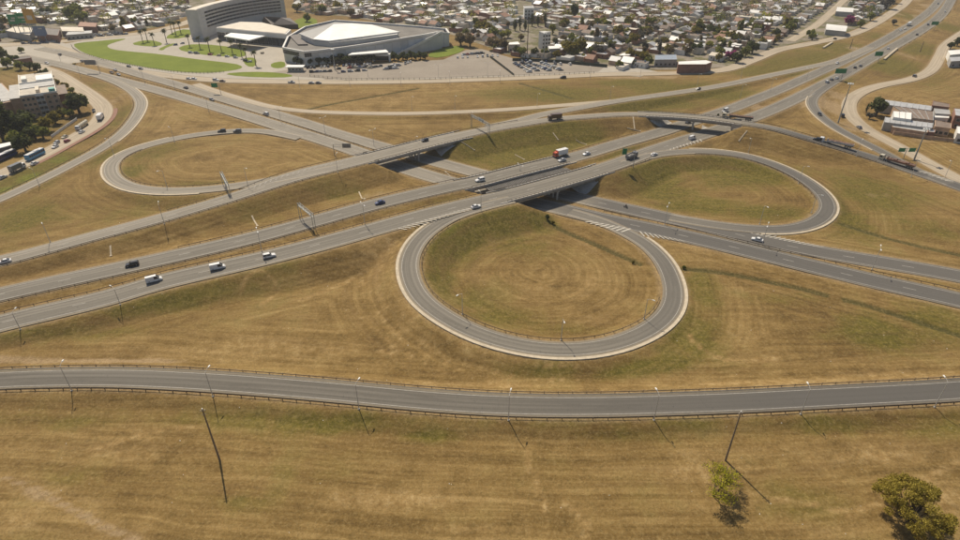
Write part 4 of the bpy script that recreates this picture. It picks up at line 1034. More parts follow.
# --- arena
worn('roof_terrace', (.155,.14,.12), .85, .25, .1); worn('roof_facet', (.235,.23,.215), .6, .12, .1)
t, inv = bld('arena', 'wide faceted grey arena with a white pyramidal roof', 'arena', (360,58))
def P3(x, y, z): return Vector((*at(x, y, z), z))
wh = 11.0
outer = [P3(283,47.8,wh), P3(304,51.8,wh), P3(318,50.6,wh), P3(345,47.3,wh), P3(375,42.9,wh+1), P3(400,38.8,wh+2), P3(422,35.2,wh+2.5), P3(438,32.0,wh+2.5), P3(449,33.5,wh), P3(446,29,wh), P3(415,26.2,wh+2), P3(372,23,wh+1), P3(335,20.5,wh), P3(305,27,wh), P3(288,37,wh)]
W = [tuple(p.xy) for p in outer]; zt = [p.z for p in outer]
if ccw(W) is not W: W = W[::-1]; zt = zt[::-1]
mb = MB().prism(W, -.5, zt, cap=False); put('wall', mb, 'stone_grey', t, inv)
cx = sum(p[0] for p in W)/len(W); cy = sum(p[1] for p in W)/len(W)
mb = MB(); Wi = [((p[0]-cx)*.965+cx, (p[1]-cy)*.965+cy) for p in W]; mb.poly([(p[0],p[1],z-.8) for p,z in zip(Wi, zt)]); put('terrace', mb, 'roof_terrace', t, inv)
mb = MB()
for k in range(len(W)):
    a, b = Vector((*W[k], zt[k])), Vector((*W[(k+1) % len(W)], zt[(k+1) % len(W)])); mb.bar(a-Vector((0,0,.2)), b-Vector((0,0,.2)), 1.4, 1.6)
put('parapet', mb, 'stone_pale', t, inv)
# vertical panel joints of the long wall
for k in range(len(outer)-7):
    a, b = outer[k], outer[k+1]; d = (b-a); n = max(2, int(d.xy.length/7)); nn = Vector((d.y,-d.x)).normalized() if d.x > 0 else Vector((0,0))
    for j in range(n):
        s0, s1 = (j+.02)/n, (j+.98)/n; p, q = a+d*s0, a+d*s1; h2 = p.z-1.4
        off = Vector((nn.x,nn.y,0))*.1
        m = MB(); m.bar(Vector((p.x,p.y,h2/2-.3))+off, Vector((q.x,q.y,h2/2-.3))+off, .34, h2-.5); put('wall_panel', m, 'stone_pale' if (j*7+k*3) % 5 else 'stone_grey', t, inv)
# glazing band at the left corner
for k, f0_, f1_, n in ((0,.03,.75,5),(1,.0,.5,3),(14,.55,1,3)):
    a, b = outer[k].xy, outer[(k+1) % len(outer)].xy; dd = (b-a).normalized(); nn = Vector((dd.y,-dd.x)); nn = nn if nn.y < .3 else nn
    for j in range(n):
        s0, s1 = f0_+(f1_-f0_)*(j+.04)/n, f0_+(f1_-f0_)*(j+.96)/n; p, q = a.lerp(b,s0)+nn*.3, a.lerp(b,s1)+nn*.3; put('window', MB().bar((p.x,p.y,8.3), (q.x,q.y,8.3), .5, 3.0), 'window_glass', t, inv)
# drum and roof
rb = [P3(299,34.6,15.0), P3(313,40.8,14), P3(329,42.6,14), P3(360,39.0,14.4), P3(399,34.0,15.2), P3(400,31.5,16), P3(372,25.2,16), P3(335,22.5,16)]
Wd = [tuple(p.xy) for p in rb]; zd = [p.z for p in rb]
if ccw(Wd) is not Wd: Wd = Wd[::-1]; zd = zd[::-1]
c2 = (sum(p[0] for p in Wd)/8, sum(p[1] for p in Wd)/8)
put('drum', MB().prism([((p[0]-c2[0])*.965+c2[0], (p[1]-c2[1])*.965+c2[1]) for p in Wd], 8, [z-.3 for z in zd]), 'stone_grey', t, inv)
pk = P3(334,24.0,20.5); pk2 = P3(352,23.3,20.0)
low = P3(329,40.6,15.0); rt = P3(399.5,31.7,16.2); lf = P3(299.5,33.2,15.6); m1 = P3(313,38.8,15.2); bk = P3(372,24.6,17)
mb = MB(); mb.poly([m1, low, rt, pk2, pk]); mb.poly([rt, bk, pk2]); o = put('roof', mb, 'roof_white', t, inv, label='bright white facet of the roof')
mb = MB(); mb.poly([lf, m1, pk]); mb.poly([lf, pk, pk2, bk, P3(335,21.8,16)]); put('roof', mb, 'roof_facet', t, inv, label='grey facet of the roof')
mb = MB()
for a, b in zip([lf, m1, low], [m1, low, rt]): mb.bar(a-Vector((0,0,.5)), b-Vector((0,0,.5)), 1.0, 1.0)
put('roof_edge', mb, 'stone_pale', t, inv)
# ramp / stair rising along the right flank, canopy and portal
a, b = Vector((*outer[4].lerp(outer[5], .7).xy, .4)), Vector((*outer[7].xy, 13.0)); d = Vector((b.y-a.y, a.x-b.x, 0)).normalized()
if d.y > 0: d = -d
a += d*1.2; b += d*1.2; n = 14
for k in range(n):
    p, q = a.lerp(b, k/n), a.lerp(b, (k+1)/n); put('stair', MB().bar(Vector((p.x,p.y,q.z))+d*2.2, Vector((q.x,q.y,q.z))+d*2.2, 4.4, .9), 'stone_pale', t, inv)
put('stair_wall', MB().bar(a+d*4.6+Vector((0,0,1.2)), b+d*4.6+Vector((0,0,1.2)), .6, 2.0), 'plaster_white', t, inv)
mb = MB()
for off in (.3, 4.3): mb.poly([(*(a+d*off).xy,-.3),(*(b+d*off).xy,-.3),(*(b+d*off).xy,b.z-.5),(*(a+d*off).xy,a.z)])
mb.poly([(*(b+d*.3).xy,-.3),(*(b+d*4.3).xy,-.3),(*(b+d*4.3).xy,b.z-.5),(*(b+d*.3).xy,b.z-.5)]); put('stair_base', mb, 'stone_grey', t, inv)
put('canopy', MB().prism(top_poly([(348,55.2),(352,53.2),(386,50.0),(388.5,52.4)], 7.5), 7.0, 7.8), 'roof_white', t, inv)
for p in [(352,61),(364,60),(376,58.6),(386,57.5)]: X, Y = at(*p, 0); put('pillar', MB().tube((X,Y,-.2),(X,Y,7.1), .35, n=8), 'stone_pale', t, inv)
mb = MB(); c = at(382,61,0); mb.box((c[0],c[1],4.6), (15,4,1.3)); mb.box((c[0]-6.8,c[1],0), (1.3,4,4.6)); mb.box((c[0]+6.8,c[1],0), (1.3,4,4.6)); put('portal', mb, 'plaster_white', t, inv)
put('door', MB().box((c[0],c[1]+1.2,0), (12.2,.4,4.5)), 'window_glass', t, inv)
# roof garden strips at the left
mb = MB(); mb.prism(top_poly([(290,36.5),(296,35),(308,44.8),(298,45)], wh-.3), wh-.6, wh+.35); put('roof_bed', mb, 'roof_dark', t, inv)
# gatehouse
t, inv = bld('gatehouse', 'small white flat-roofed gatehouse at the left corner of the parking lot', 'gatehouse', (296,70)); c = at(296,71,0)
put('wall', MB().box((c[0],c[1],0), (11,5,3.4)), 'plaster_grey', t, inv); put('roof', MB().box((c[0],c[1],3.41), (14,7,.5)), 'roof_white', t, inv)
wall_windows(t, inv, (c[0]-5.5,c[1]-2.5), (c[0]+5.5,c[1]-2.5), 1.1, 4, 1, 1.8, 1.3, 3, frame='plaster_white')

# --- brick apartment block at the left edge
t, inv = bld('apartment_block', 'brown brick apartment block with white roof terraces beside the left frontage road', 'apartment block', (40,117))
ah = 13.5
fl, fr, br, bl = (Vector(at(*p, ah)) for p in ((20,97.5),(57,92.5),(37,75),(1,78.5)))
d = (fr-fl).normalized(); nn = Vector((d.y,-d.x)); dep = (bl-fl).length
q = [fl, fr, fr-nn*dep, fl-nn*dep]; rz = math.atan2(d.y, d.x); L = (fr-fl).length
put('wall', MB().prism(ccw([tuple(p) for p in q]), -.5, ah), 'brick_brown', t, inv)
def loc(u, v): p = fl+d*u-nn*v; return p.x, p.y
def blk(name, u0, u1, v0, v1, z0, z1, mat):
    c = loc((u0+u1)/2, (v0+v1)/2); put(name, MB().box((*c, z0), (u1-u0, v1-v0, z1-z0), rz), mat, t, inv)
blk('roof', .3, L*.44, .3, dep*.30, ah+.003, ah+.5, 'flat_terrace'); blk('roof', L*.56, L-.3, .3, dep*.28, ah+.003, ah+.4, 'flat_terrace'); blk('roof', .3, L-.3, dep*.32, dep*.55, ah+.003, ah+.35, 'flat_grey')
blk('roof', L*.5, L-.3, dep*.57, dep*.8, ah+.003, ah+1.6, 'roof_white'); blk('roof', .3, L*.48, dep*.57, dep-.3, ah+.003, ah+.6, 'flat_terrace'); blk('roof', L*.5, L-.3, dep*.82, dep-.3, ah+.003, ah+.4, 'flat_terrace')
blk('stair_head', L*.45, L*.55, dep*.05, dep*.22, ah+.003, ah+2.6, 'plaster_cream'); blk('stair_head', L*.8, L*.97, dep*.02, dep*.10, ah+.42, ah+2.4, 'teal_trim'); blk('stair_head', L*.1, L*.25, dep*.6, dep*.75, ah+.62, ah+2.8, 'plaster_white')
for u0,u1,v0,v1 in ((0,L,-.1,.3),(0,L,dep*.30,dep*.315),(0,L,dep*.555,dep*.567),(0,.3,.31,dep),(L-.3,L,.31,dep)): blk('parapet', u0,u1,v0,v1, ah+.004, ah+1.0, 'plaster_white')
blk('white_bay', L*.40, L*.62, -.7, -.02, -.3, ah+.3, 'plaster_white')
for k in range(4): blk('balcony', L*.42, L*.60, -1.7, -.72, .5+k*3.2, 1.5+k*3.2, 'plaster_grey')
a0, a1 = fl+nn*.0, fr
wall_windows(t, inv, a0, a0+d*L*.38, 1.3, 3, 4, 1.5, 1.5, 3.2, frame='plaster_cream'); wall_windows(t, inv, a0+d*L*.64, a1, 1.3, 2, 4, 1.5, 1.5, 3.2, frame='plaster_cream')
wall_windows(t, inv, a0+d*L*.41+nn*.7, a0+d*L*.61+nn*.7, 1.6, 2, 4, 2.2, 1.7, 3.2, mat='window_dark', frame='plaster_white')
b0 = fr; b1 = fr-nn*dep
wall_windows(t, inv, b0, b1, 1.3, 6, 4, 1.5, 1.5, 3.2, frame='plaster_cream')
blk('side_wing', L+.02, L+5.0, dep*.12, dep*.5, -.4, 10.4, 'brick_red'); blk('roof', L+.0, L+5.4, dep*.10, dep*.52, 10.403, 10.8, 'roof_brown')
blk('side_wing', -6, -.02, dep*.15, dep*.75, -.4, 11, 'brick_brown'); blk('roof', -6.2, -.03, dep*.14, dep*.76, 11.003, 11.4, 'flat_grey')
t, inv = bld('low_block', 'dark-roofed low block behind the trees at the left edge', 'building', (4,95))
put('wall', MB().prism(top_poly([(-30,86),(2,83),(18,100),(-12,106)], 8), -.4, 8), 'brick_brown', t, inv); put('roof', MB().prism(top_poly([(-29,86.5),(1,83.8),(16.5,99.6),(-11,105)], 8), 8.003, 8.4), 'flat_grey', t, inv)
t, inv = bld('shed', 'open-sided shed with a long white roof at the left edge', 'shed', (0,150))
put('roof', MB().prism(top_poly([(-30,150),(16,141),(15,144),(-30,156)], 4.6), 4.3, 4.7), 'roof_white', t, inv)
put('wall', MB().prism(top_poly([(-30,151),(14,142.4),(13.5,143.4),(-30,153)], 4.2), -.2, 4.2), 'plaster_grey', t, inv)
for p in [(-12,160),(2,156.5),(14,153)]: X, Y = at(*p,0); put('pillar', MB().box((X,Y,-.3),(.3,.3,4.5)), 'galv', t, inv)

def simple(name, label, cat, roofpts, h, roof, wall, windows=0, parapet=True, zs=None, front=None):
    c = roofpts[0]; t, inv = bld(name, label, cat, c); W = top_poly(roofpts, h)
    put('wall', MB().prism(W, -.4, h), wall, t, inv); m = Vector((sum(p[0] for p in W)/len(W), sum(p[1] for p in W)/len(W)))
    put('roof', MB().prism([tuple(Vector(p).lerp(m, .02)) for p in W], h+.003, h+.35), roof, t, inv)
    if parapet:
        mb = MB()
        for i in range(len(W)): mb.bar((*W[i], h+.25), (*W[(i+1) % len(W)], h+.25), .3, .5)
        put('parapet', mb, wall, t, inv)
    if windows:
        k = min(range(len(W)), key=lambda i: (W[i][1]+W[(i+1) % len(W)][1]))
        wall_windows(t, inv, W[k], W[(k+1) % len(W)], .9, windows, max(1, int(h//3.4)), 1.6, 1.5, 3.2, 'window_dark', frame='plaster_grey')
    return t, inv, W
# --- workshops right
def ribbed(roofpts, h, n, label, roof, wall, name='workshop', windows=0):
    t, inv, W = simple(name, label, 'workshop', roofpts, h, roof, wall, windows, False)
    a, b, c, d = (Vector(at(*p, h)) for p in roofpts)
    for k in range(n+1):
        s = k/n; p, q = a.lerp(b, s), d.lerp(c, s); put('roof_rib', MB().bar((p.x,p.y,h+.45), (q.x,q.y,h+.45), .25, .22), 'roof_grey', t, inv)
    return t
ribbed([(883,100),(932,106.5),(931,111),(881,104.5)], 5, 8, 'long workshop with a pale grey ribbed roof, rear of the yard', 'roof_tin', 'plaster_grey')
ribbed([(893,106.5),(933,112),(933,121),(911.5,118.5)], 5.5, 5, 'workshop with a brown roof in the middle of the yard', 'roof_brown', 'brick_brown')
ribbed([(893,111.5),(911.3,113.2),(911,120),(893,117.6)], 6.2, 3, 'workshop with a small bright white roof in the yard', 'roof_white', 'plaster_white')
ribbed([(885,117.6),(933,123.8),(932,128.6),(884,122.6)], 4.6, 9, 'long front workshop with a pale ribbed roof', 'roof_tin', 'plaster_grey')
simple('workshop', 'low brick lean-to in front of the long workshop', 'workshop', [(893,124.2),(928,129.2),(927,133),(892,127.5)], 3.2, 'roof_grey', 'brick_brown', 0)
simple('workshop', 'small shed with a red front at the corner of the yard', 'workshop', [(928.5,129.5),(935,130.2),(934.5,133),(928,132.4)], 3, 'roof_tin', 'brick_red', 0)
simple('house', 'brick house with a brown roof behind the yard', 'house', [(933,101.5),(949,104.5),(949,108),(932,106)], 6, 'roof_brown', 'brick_red', 3)
simple('house', 'house with a grey roof right of the yard', 'house', [(934,109),(949,110.5),(950,115),(935,114)], 5, 'roof_grey', 'plaster_grey', 3)
simple('house', 'low house with a bright white awning right of the yard', 'house', [(934.5,115),(948.5,115.6),(948.5,118.5),(934,118)], 4, 'roof_white', 'plaster_white', 2)
simple('house', 'brown house below the white awning', 'house', [(935,121),(951,124),(950.5,129),(935,127)], 4.5, 'roof_brown', 'brick_brown', 3)
simple('house', 'brick house with a pale roof at the right edge', 'house', [(954,109),(975,111),(974,119),(955,116)], 7, 'roof_tin', 'brick_red', 2)
simple('house', 'white house at the right edge below the bush', 'house', [(957,127),(975,129),(975,136),(957,134)], 5, 'roof_white', 'plaster_white', 2)
simple('house', 'white-roofed house at the right edge beside the frontage road', 'house', [(948,51),(962,50),(964,54),(950,55.5)], 5, 'roof_white', 'plaster_white', 2)
simple('house', 'pale tin-roofed house right of the frontage road bend', 'house', [(949,57.5),(964,57),(965,61),(951,62)], 4.5, 'roof_tin', 'plaster_grey', 2)
# yard wall of the workshops
def fence(label, pts, h, mat, gap=2.8, w=.16, name='fence', cat='fence', panel=True, z0=0.0):
    W = [Vector(at(*p, z0)) for p in pts]; t = thing(name, label, cat, (*W[0], 0)); inv = Matrix.Translation((-W[0].x, -W[0].y, 0)); posts = []
    for a, b in zip(W, W[1:]):
        n = max(1, round((b-a).length/gap))
        for k in range(n):
            p, q = a.lerp(b, k/n), a.lerp(b, (k+1)/n); z = gz(p.x,p.y); posts.append((p, z))
            if panel: put('panel', MB().bar((p.x,p.y,z+h/2+.1), (q.x,q.y,gz(q.x,q.y)+h/2+.1), w*.4, h-.2), mat, t, inv)
    posts.append((W[-1], gz(*W[-1]))); me = None
    for p, z in posts[:300]:
        if me is None: o = MB().box((0,0,-.3), (w,w,h+.35)).build('post', mat, t); me = o.data
        else: o = bpy.data.objects.new('post', me); COL.objects.link(o); o.parent = t
        o.matrix_parent_inverse = inv; o.location = (p.x, p.y, z)
    if not panel:
        mb = MB()
        for (p, z), (q, z2) in zip(posts, posts[1:]):
            for hh_ in (h*.35, h*.92): mb.bar((p.x,p.y,z+hh_), (q.x,q.y,z2+hh_), .08, .1)
        put('rail', mb, mat, t, inv)
    return t
fence('brick yard wall below the workshops on the right', [(893,134.5),(934,140),(962,143)], 2.2, 'brick_brown', 9, .5, 'yard_wall', 'wall')
fence('dark green hedge-like fence along the upper edge of the fenced lot', [(512.5,61),(525,61),(560,62.8),(607,67.5)], 2.6, 'fence_dark', 5)
fence('dark fence between the two parking lots', [(490,57.5),(502,66.5),(514,76)], 2.0, 'fence_dark', 4)
fence('dark railing along the boulevard side of the parking lot', [(310,76.5),(346,80.3),(430,79.7),(514,76.8),(594,73.4)], 1.7, 'fence_dark', 4, .22, panel=False)
fence('dark fence round the lower edge of the long green lawn', [(71.5,45.5),(73,48.5),(80,53),(104,60.5),(140,67.3),(174,72.3),(204,73.8),(224,72.3)], 1.5, 'fence_dark', 3.2, .2, panel=False)
fence('pale wall along the left frontage road by the trees', [(52,137.5),(64,129),(77,120)], 1.6, 'plaster_white', 6, .35, 'garden_wall', 'wall')

# --- landmarks in the city
simple('warehouse', 'red brick warehouse with a white roof beside the boulevard', 'warehouse', [(678,62),(706,60.5),(712,62.5),(706,64.8),(678,65)], 6.5, 'roof_white', 'brick_red', 0)
simple('warehouse', 'blue-grey roofed hall left of the red brick warehouse', 'warehouse', [(655,55.5),(676,55),(677,60),(655,60.2)], 5, 'roof_blue', 'plaster_grey', 5)
simple('warehouse', 'long pale flat-roofed hall in the middle of the houses', 'warehouse', [(585,42.2),(604,43.5),(608,45.8),(587,45.4)], 6, 'roof_white', 'plaster_grey', 5)
simple('tower_block', 'white tower block standing among the houses', 'tower block', [(539,32),(545,31.6),(551,32.3),(543,33.0)], 14, 'roof_white', 'plaster_white', 3)
simple('tower_block', 'pale grey tower block far up in the city', 'tower block', [(523.5,6.5),(533,6.2),(534,8.4),(524.5,8.7)], 14, 'roof_grey', 'plaster_white', 3)
simple('warehouse', 'white-roofed hall behind the fenced lot', 'warehouse', [(508,43),(518,42),(520,44.8),(509,45)], 6, 'roof_white', 'plaster_cream', 3)
simple('warehouse', 'low pale hall below the white tower block', 'warehouse', [(548,46.5),(559,46),(560,48.8),(549,49.4)], 6, 'roof_white', 'plaster_grey', 4)
def vault(label, pts, h, rise, roof):
    t, inv = bld('hall', label, 'hall', pts[0]); a, b, c, d = (Vector(at(*p, h)) for p in pts)   # a-b front eave, d-c rear eave
    put('wall', MB().prism(ccw([tuple(p) for p in (a,b,c,d)]), -.3, h), 'plaster_grey', t, inv); mb = MB(); n = 8
    for k in range(n):
        s0, s1 = k/n, (k+1)/n; z0, z1 = h+rise*math.sin(math.pi*s0)+.02, h+rise*math.sin(math.pi*s1)+.02
        mb.poly([(*a.lerp(d,s0),z0), (*b.lerp(c,s0),z0), (*b.lerp(c,s1),z1), (*a.lerp(d,s1),z1)])
    mb.poly([(*a.lerp(d,k/n), h+rise*math.sin(math.pi*k/n)) for k in range(n+1)]); mb.poly([(*b.lerp(c,k/n), h+rise*math.sin(math.pi*k/n)) for k in range(n,-1,-1)]); put('roof', mb, roof, t, inv)
vault('white vaulted hall beside the boulevard near the pink tree', [(826,29.5),(846,31.5),(847,27.5),(826,25.2)], 5, 3, 'roof_white')
vault('white vaulted hall on the far side of the pink tree', [(836,11.2),(853,12.3),(853,9),(837,8)], 5, 2.5, 'roof_white')
vault('long cream-roofed market hall at the left', [(62,31),(84,31.5),(83,27.2),(60,26.8)], 5, 1.2, 'roof_cream')
simple('market_hall', 'white-roofed market hall under the green billboards', 'market', [(5.5,31),(30,35.5),(34,28),(14,27)], 5.5, 'roof_cream', 'plaster_grey', 0)
simple('market_hall', 'red-roofed market hall at the left', 'market', [(78,26.6),(96,27.3),(97,23.2),(80,22.2)], 5.5, 'roof_tile', 'brick_red', 0)
simple('market_hall', 'dark-roofed market building behind the yellow billboard', 'market', [(36,34),(58,36),(60,29.5),(42,28)], 6, 'roof_dark', 'brick_red', 4)
simple('market_hall', 'low dark market building by the avenue', 'market', [(66,35.5),(92,33.5),(92,30.8),(68,32.3)], 4.2, 'roof_grey', 'plaster_grey', 6)
simple('roadside_shop', 'red-fronted shop beside the junction at the left edge', 'shop', [(12,58.5),(30,56.5),(31.5,58.2),(15,60.5)], 4, 'roof_dark', 'brick_red', 3)
# ---------------------------------------------------------------- trees, palms, bushes
def leaf_mat(name, dark, lite, tr=.15):
    m = new_mat(name, lite, .75, spec=.2); t = NT(m); g = t.add('ShaderNodeNewGeometry')
    a = t.noise(t.obj(), .7, 3, .6); f = t.math('ADD', t.math('MULTIPLY', g.outputs['Random Per Island'], .55), t.math('MULTIPLY', a, .45))
    c = t.ramp(f, [(.25, dark), (.75, lite)]); t.base(c)
    tl = t.add('ShaderNodeBsdfTranslucent'); t.link(c, tl.inputs[0]); mx = t.add('ShaderNodeMixShader'); mx.inputs[0].default_value = .5
    t.link(t.b.outputs[0], mx.inputs[1]); t.link(tl.outputs[0], mx.inputs[2]); t.link(mx.outputs[0], t.n['Material Output'].inputs[0])
    return m
leaf_mat('leaf_green', (.115,.130,.024), (.25,.255,.055)); leaf_mat('leaf_lime', (.20,.20,.03), (.34,.32,.065)); leaf_mat('leaf_dark', (.050,.062,.018), (.115,.128,.042))
leaf_mat('leaf_olive', (.13,.112,.020), (.28,.225,.048)); leaf_mat('leaf_brown', (.125,.095,.045), (.25,.19,.10)); leaf_mat('leaf_pink', (.20,.03,.11), (.46,.09,.27)); leaf_mat('leaf_bush', (.22,.18,.022), (.50,.40,.08)); leaf_mat('leaf_willow', (.42,.40,.02), (.62,.58,.06)); leaf_mat('leaf_grey', (.085,.080,.058), (.17,.155,.12))
worn('bark', (.075,.055,.038), .9, .3, 2.0); worn('bark_palm', (.14,.11,.08), .9, .25, 2.0)
LEAFW = {'leaf_green':'green','leaf_lime':'lime green','leaf_dark':'dark green','leaf_olive':'olive','leaf_brown':'brownish','leaf_pink':'pink flowering','leaf_grey':'greyish bare'}
def leaf_quad(mb, p, s, g, up=.35):
    n = Vector((g.gauss(0,1), g.gauss(0,1), g.gauss(0,1)+up)); n.normalize(); a = n.orthogonal().normalized(); a.rotate(Matrix.Rotation(g.uniform(0,6.28), 3, n)); b = n.cross(a)
    a *= s*g.uniform(.7,1.2); b *= s*g.uniform(.45,.8); mb.poly([p-a-b*.4, p-b, p+a-b*.3, p+a*.6+b, p-a*.5+b*.9])
def crown_geo(seed, rx, ry, z0, z1, blobs, leaves, size, mb):
    g = random.Random(seed); cz = (z0+z1)/2; hz = (z1-z0)/2; bl = []
    for k in range(blobs):
        while True:
            v = Vector((g.uniform(-1,1), g.uniform(-1,1), g.uniform(-1,1)))
            if v.length < 1: break
        v = v.normalized()*(.35+.45*g.random()); bl.append((Vector((v.x*rx, v.y*ry, cz+v.z*hz)), g.uniform(.32,.5)))
    for k in range(leaves):
        c, q = bl[k % blobs]
        d = Vector((g.gauss(0,1), g.gauss(0,1), g.gauss(0,1))).normalized()*g.uniform(.6,1.05)
        leaf_quad(mb, c+Vector((d.x*rx*q, d.y*ry*q, d.z*hz*q*1.05)), size*g.uniform(.7,1.3), g)
    return bl
def tree_proto(name, seed, leaf, rx, ry, z0, z1, blobs, leaves, size, cat='tree', core=True):
    t = thing(name, 'x', cat); m = MB(); bl = crown_geo(seed, rx, ry, z0, z1, blobs, leaves, size, m); m.build('crown', leaf, t)
    w = MB(); top = z0+(z1-z0)*.45; w.tube((0,0,-.4), (.05*rx,.03*ry,top), .045*rx+.12, .03*rx+.05, 7)
    for c, q in bl[:7]: w.tube((.03*rx,.02*ry,z0*.75+top*.2), tuple(c), .025*rx+.05, .03, 5, False)
    w.build('trunk', 'bark', t); return t
SPECIES = {}
def species(key):
    kind, leaf, v = key
    if key not in SPECIES:
        s = v*17+3
        if kind == 'round': SPECIES[key] = tree_proto('tree', s, leaf, 1.0, .95, .45, 2.0, 9, 340, .20)
        elif kind == 'tall': SPECIES[key] = tree_proto('tree', s+5, leaf, .62, .62, .3, 2.5, 10, 340, .17)
        else: SPECIES[key] = tree_proto('conifer_tree', s+9, leaf, .42, .42, .15, 2.7, 12, 300, .12)
        SPECIES[key]['used'] = 0
    return SPECIES[key]
def plant(key, X, Y, Z, r, rz, label, group=None):
    o = species(key)
    if not o['used']:
        o['used'] = 1; o.location = (X,Y,Z); o.rotation_euler = (0,0,rz); o.scale = (r,r,r); o['label'] = label
        if group: o['group'] = group
        return o
    return copy_tree(o, (X,Y,Z), rz, label, group, r)
def single(kind, leaf, x, y, r, label, group=None, v=0):
    X, Y, Z = ground(x, y); plant((kind, leaf, v), X, Y, Z-.1, r, rnd.uniform(0,6.28), label, group)
